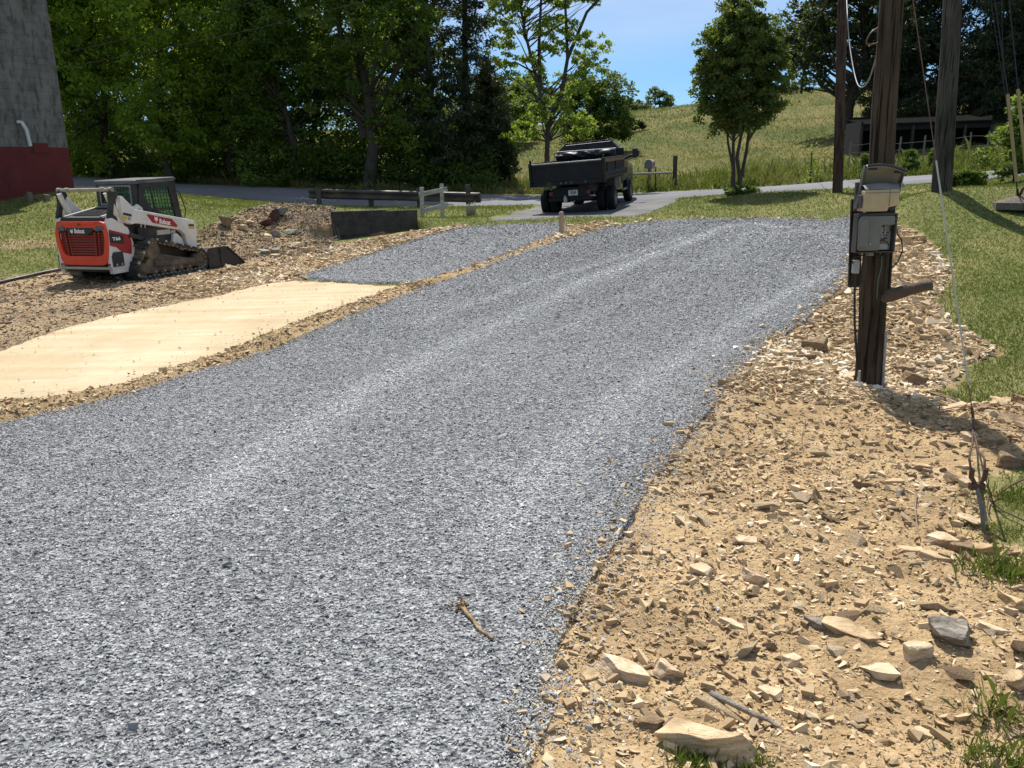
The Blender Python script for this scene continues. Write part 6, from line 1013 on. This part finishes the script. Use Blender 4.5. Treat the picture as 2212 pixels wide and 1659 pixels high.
RBRN = rockmat('brown rock', (.12, .08, .045), (.24, .165, .095), (.36, .26, .155)); RGRY = rockmat('grey rock', (.12, .105, .085), (.24, .21, .17), (.42, .36, .27)); RPAL = rockmat('pale rock', (.36, .255, .15), (.60, .46, .30), (.74, .62, .46)); RDRK = rockmat('dark red rock', (.04, .022, .018), (.09, .05, .04), (.14, .09, .07)); RGRN = rockmat('greenish slab', (.2, .2, .14), (.33, .32, .23), (.44, .41, .32))
RM_ = {'t': RTAN, 'b': RBRN, 'g': RGRY, 'p': RPAL, 'd': RDRK, 'n': RGRN}
def rock(px, py, w_, h_, ang, mk, lab, thick=None, tilt=8, name='rock'):
    """w_, h_: extent in photo pixels along and across; ang: heading on the ground in degrees"""
    p = G(px, py); dist = np.linalg.norm(p-O); s = w_*dist/F_; q_ = h_*dist/F_*1.5; th = thick*dist/F_ if thick else min(s, q_)*.5
    n_ = 16; a = RNG.uniform(0, 6.28, n_); rr_ = RNG.uniform(.78, 1.05, n_); pts = np.stack([np.cos(a)*rr_*.5*s, np.sin(a)*rr_*.5*q_, RNG.choice([-.5, .5], n_)*th*RNG.uniform(.65, 1.05, n_)], 1)
    bm = bmesh.new(); [bm.verts.new(v_) for v_ in pts]; bmesh.ops.convex_hull(bm, input=bm.verts); bmesh.ops.delete(bm, geom=[v_ for v_ in bm.verts if not v_.link_faces], context='VERTS')
    bmesh.ops.bevel(bm, geom=list(bm.edges), offset=min(s, q_, th)*.05, segments=1, affect='EDGES', clamp_overlap=True); bmesh.ops.triangulate(bm, faces=bm.faces); bmesh.ops.subdivide_edges(bm, edges=bm.edges, cuts=2, use_grid_fill=True)
    for v_ in bm.verts: v_.co += Vector(((vnoise([v_.co.x/s*5+3], [v_.co.y/s*5+v_.co.z/s*7])[0]-.5), (vnoise([v_.co.y/s*5+9], [v_.co.z/s*6+1])[0]-.5), (vnoise([v_.co.x/s*6], [v_.co.y/s*6+5])[0]-.5)))*min(s, q_, th)*.17
    me = bpy.data.meshes.new(name); bm.to_mesh(me); bm.free(); o = link(name, me, RM_[mk]); g_ = gz(p[0], p[1]); o.location = (p[0], p[1], max(g_, p[2]-.03)+th*(.10 if py > 560 else .4))
    o.rotation_euler = (R(RNG.normal(0, tilt)), R(RNG.normal(0, tilt)), R(ang)); tag(o, lab, 'rock', 'loose rocks'); return o
RK = [(1530,1605,230,62,-14,'t','biggest pale layered slab, half buried at the bottom of the photo',70),(1340,1448,120,48,-38,'p','thick split slab with a bright face beside the gravel edge',48),(1448,1450,74,44,-8,'p','squarish pale block just right of the thick split slab',34),(1835,1364,118,34,-32,'t','long narrow plank shaped rock in the middle of the stony ground',26),(1908,1444,105,40,-38,'p','smooth flat pale slab below the plank shaped rock',18),
 (2050,1382,78,56,-20,'g','largest grey angular block near the right edge',52),(1986,1420,58,46,10,'p','rounded pale stone touching the large grey block',36),(1583,1340,64,20,-30,'p','thin pale sliver of rock up from the split slab',12),(1514,1243,52,40,0,'t','tan block on the left of a pair in the middle ground',30),(1626,1243,50,36,10,'p','pale block on the right of a pair in the middle ground',26),
 (1612,1172,66,22,-8,'p','wide flat pale slab with a dark hollow on its right',16),(1760,754,50,44,20,'b','round knobbly brown boulder left of the pole',42),(1738,775,44,30,-50,'b','tilted brown slab leaning on the round boulder',16),(1714,790,42,24,-20,'t','flat tan slab left of the leaning slab',14),(1972,831,58,30,-6,'b','dark brown block right of the pole foot',30),
 (1953,808,48,22,5,'b','brown block behind the dark block right of the pole',20),(1990,806,52,24,0,'p','pale slab behind the blocks right of the pole',16),(1840,834,40,24,0,'p','smooth pale stone at the left of the pole foot',20),(2146,922,44,26,-40,'p','bright tilted slab at the top right of the rubble',14),(2188,934,66,34,-24,'b','broad brown slab beside the bright tilted slab',18),
 (2160,890,46,32,8,'t','squared block against the lawn at the upper right',28),(2206,895,40,38,0,'b','dark rough block at the right photo edge by the lawn',34),(2178,1008,48,34,-6,'b','square brown block above the flattened grass',32),(2098,1052,54,32,4,'t','pale boulder touching the anchor yoke',28),(1990,1014,42,20,-10,'t','low tan rock left of the anchor yoke',14),
 (1930,1040,44,18,-14,'t','flat tan rock in the row below the pole shadow',12),(1860,1043,58,24,-24,'b','pointed brown slab at the left end of the rock row',16),(2046,1164,92,34,-10,'p','whitish pink crumbled rock left of the anchor rod foot',22),(2095,1130,58,38,-35,'t','steep tan slab near the anchor rod foot',18),(2078,1188,48,36,0,'b','brown block under the whitish crumbled rock',30),
 (1968,1188,54,24,-20,'t','leaning tan slab left of the brown block',14),(2024,1206,70,24,-24,'t','long tan slab under the leaning slab',14),(2187,1300,54,44,-20,'t','big corner rock at the right edge below the green tuft',30),(1406,1560,56,28,0,'b','flattish brown stone left of the biggest slab',22),(1460,1575,54,42,10,'b','rounded brown stone touching the biggest slab',34),
 (1669,1483,58,22,-40,'p','narrow pale slab pointing down right, above the biggest slab',14),(1770,1345,62,22,-30,'g','greyish splinter beside the plank shaped rock',16),(2140,1367,62,16,-30,'p','thin straight splinter by the right edge',12),(2182,1478,44,34,0,'t','block at the right edge level with the smooth slab',26),(1995,1580,58,22,-30,'t','sloping slab in the lower right',14),
 (1712,1412,46,26,20,'p','whitish broken cluster in the middle of the stony ground',18),(1275,1462,44,34,0,'t','tan stone between the gravel and the split slab',28),(1508,1080,40,20,0,'p','single pale stone near the gravel in the middle distance',14),(1415,1056,34,14,-20,'p','small pale flake right at the gravel edge',8),
 (487,494,30,22,0,'b','big rough rock at the left end of the dirt bank',20),(541,482,22,12,-30,'p','pale flake at the top of the bank near the grass',8),(524,491,26,10,-20,'p','long pale rock beside the big rough bank rock',8),(591,476,26,22,0,'d','dark pointed slab standing up on the bank',24),(613,473,28,18,0,'g','grey chunk right of the dark pointed slab',16),
 (574,487,30,16,0,'d','dark crumbly clod below the dark pointed slab',14),(624,502,46,16,-26,'n','greenish flat slab sloping down the bank',8),(594,511,28,18,-30,'g','pale speckled rock in the middle of the bank',14),(579,518,20,12,-20,'p','yellowish slab left of the speckled rock',8),(578,529,20,9,0,'p','flat pale rock low on the bank',8),
 (569,546,30,12,10,'n','pale greenish block at the foot of the bank',10),(599,548,30,18,-20,'g','grey square block at the foot of the bank',16),(638,537,24,14,25,'p','tilted cream rock at the foot of the bank',12),(662,544,42,18,-10,'t','long tan rock at the ditch end of the bank',14),(629,547,26,12,0,'p','cream rock between the tilted rock and the long tan rock',9),(555,549,16,10,0,'p','small cream rock at the left end of the bank foot',8),(595,555,26,9,0,'p','whitish flat rock lowest on the bank foot',7)]
for r_ in RK: rock(*r_[:7], thick=r_[7])
for px, py, w_, h_, a_, mk, lab in ((1790,812,34,20,-20,'t','tan stone beside the round black fitting'),(1700,768,36,24,-40,'t','leaning plate at the upper left of the rock pile by the gravel'),(1690,806,46,22,-15,'t','wide tan stone at the lower left of the rock pile by the gravel'),(1775,790,36,20,-30,'b','brown stone between the round boulder and the black fitting'),(1745,806,40,22,-35,'t','slab in front of the leaning slab'),(1672,782,30,16,0,'p','pale plate nearest the gravel in the rock pile'),
 (1932,838,34,30,0,'t','upright tan stone tight against the pole on its right'),(1990,852,48,16,-8,'t','long flat stone in the pole shadow'),(2030,860,60,20,-4,'b','long brown stone at the lawn tongue'),(2060,900,54,20,0,'t','flat stone below the lawn tongue'),(2110,905,44,22,-16,'b','brown stone between the lawn tongue and the bright slab'),(2090,960,40,20,-10,'t','tan stone behind the anchor grip'),(2140,975,44,22,-20,'b','brown stone right of the anchor grip'),
 (2055,1035,40,26,0,'b','brown stone left of the anchor yoke'),(2075,1008,36,14,-30,'p','pale flake above the anchor yoke'),(2120,1185,50,24,-24,'t','tan slab at the anchor rod foot'),(2010,1050,34,24,0,'b','knobbly brown stone in the rock row')): rock(px, py, w_, h_, a_, mk, lab, tilt=12)
p = G(495, 577); rock(495, 578, 15, 9, 0, 't', 'small tan brick of stone against the bucket lip', thick=9)
# unlabelled middling stones among the rubble: individuals that nothing tells apart
MS = sample(RUB1, lambda d: 20 if d < 8 else 9, 15); MS = MS[(~inpoly(MS[:, 0], MS[:, 1], GRAVEL)) & (gw(MS[:, 0], MS[:, 1]) > .1)]; MS = MS[:270]; base_ = []
ringlab = 'loose tan shale stone lying among the rubble right of the driveway'
for k in range(7):
    V_, F__ = hull_shape(np.concatenate([RNG.normal(0, .33, (12, 3))*[1.4, .8, .5]])); me = bpy.data.meshes.new('shale_stone'); me.from_pydata([tuple(v_) for v_ in V_], [], [tuple(map(int, f)) for f in F__]); me.materials.append(RTAN if k % 3 else RBRN); base_.append(me)
for i, (x, y) in enumerate(MS):
    o = bpy.data.objects.new('shale_stone', base_[i % 7]); COL.objects.link(o); s = min(RNG.pareto(2.2)*.02+.03, .085)*(1+.04*y); o.scale = (s, s, s*.8); o.location = (x, y, gz(x, y)+s*.12); o.rotation_euler = (R(RNG.normal(0, 14)), R(RNG.normal(0, 14)), R(RNG.normal(-24, 30))); tag(o, ringlab, 'stone', 'loose shale stones')
# rocks and brush on the pasture
for px, py, Y, s, lab in ((1372, 281, 74, .9, 'dark brush clump on the slope right of the rounded tree'), (1345, 275, 73, .7, 'small dark brush clump touching the rounded tree')):
    p = gb(px, py, Y); bush('brush_clump', p, [(0, 0, .25, s, s*.7, .3), (.3*s, 0, .4, s*.5, s*.5, .3)], 50, 40, .22, .2, LF_CED, lab, 'brush', shapes=SPRAY)
rock(1412, 252, 10, 5, 0, 'p', 'pale rock high on the pasture near the skyline'); rock(1724, 222, 9, 6, 20, 'g', 'grey rock on the pasture below the hilltop gate')
# sticks
STK = pm('dry stick', (.16, .11, .07), (.3, .22, .14), 9, .9, .3)
def stick(pts, r_, lab, lift=.012, mat=None, cat='stick', name='stick'):
    P_ = [G(*q) for q in pts]; m_ = MB(); n_ = len(P_); m_.tube([p_+[0, 0, lift*(1+.4*math.sin(2.5*k))] for k, p_ in enumerate(P_)], [r_*(1-.5*k/(n_-1)) for k in range(n_)], 7); o = m_.build(name, mat or STK); tag(o, lab, cat); return o
stick([(1740,902),(1738,922),(1731,945),(1733,970)], .004, 'thin dark twig standing in the rubble left of the pole shadow'); stick([(1979,1070),(1976,1105),(1981,1140),(1986,1165)], .006, 'pale bare stick in the rubble below the rock row')
stick([(1535,1504),(1570,1520),(1620,1543),(1660,1562),(1690,1580)], .014, 'weathered grey branch half sunk above the biggest slab', .010, RGRY, 'branch', 'branch')
tw = stick([(2215,1043),(2180,1062),(2150,1078),(2133,1085),(2131,1105),(2136,1118)], .006, 'forked twig on the grass right of the anchor rod', .03, RUST); m_ = MB(); m_.tube([G(2134, 1086)+[0, 0, .03], G(2165, 1110)+[0, 0, .02], G(2212, 1136)+[0, 0, .03]], .005, 6); m_.build('fork', RUST, tw)
# dried root on the gravel
rp_ = [(998,1322),(1010,1340),(1022,1352),(1030,1366),(1042,1378),(1056,1386),(1064,1394)]; P_ = [G(*q)+np.array([0, 0, .03]) for q in rp_]; o0 = empty('dried_root', Vector(P_[0]), 'dried brown root lying alone on the grey gravel', 'root'); ROOTM = pm('dry root', (.14, .085, .045), (.36, .26, .14), 14, .9, .5); m_ = MB(); m_.tube(catw([p_-P_[0] for p_ in P_], 4), [.006+.006*abs(math.sin(k*1.3))*(1-k/28) for k in range(25)], 8); m_.build('stem', ROOTM, o0)
m_ = MB()
for k in range(26): a = RNG.normal(0, 1, 3)*[.022, .018, .008]+[-.004, .006, .006]; d_ = RNG.normal(0, .016, 3)*[1, 1, .5]; m_.tube([a, a+d_+RNG.normal(0, .005, 3), a+d_*.8+RNG.normal(0, .014, 3)*[1, 1, .5]], [.005, .004, .002], 6)
m_.build('tangle', ROOTM, o0)
# twiggy brush on the ditch side of the bank (stuff)
B2 = GP([(610, 462), (720, 456), (726, 528), (690, 540), (640, 500)]); q = sample(B2, lambda d: 60, 29, dmin=17); m_ = MB()
for x, y in q[:420]:
    a = RNG.uniform(0, 6.28); l = RNG.uniform(.12, .42); z = gz(x, y); m_.tube([(x, y, z+.01), (x+math.cos(a)*l*.5, y+math.sin(a)*l*.5, z+RNG.uniform(.02, .10)), (x+math.cos(a+.3)*l, y+math.sin(a+.3)*l, gz(x+math.cos(a)*l, y+math.sin(a)*l)+RNG.uniform(.0, .12))], [.009, .007, .003], 5, caps=False)
o = m_.build('root_litter', pm('grey roots', (.14, .11, .08), (.34, .28, .2), 6, .9, .2)); tag(o, kind='stuff')
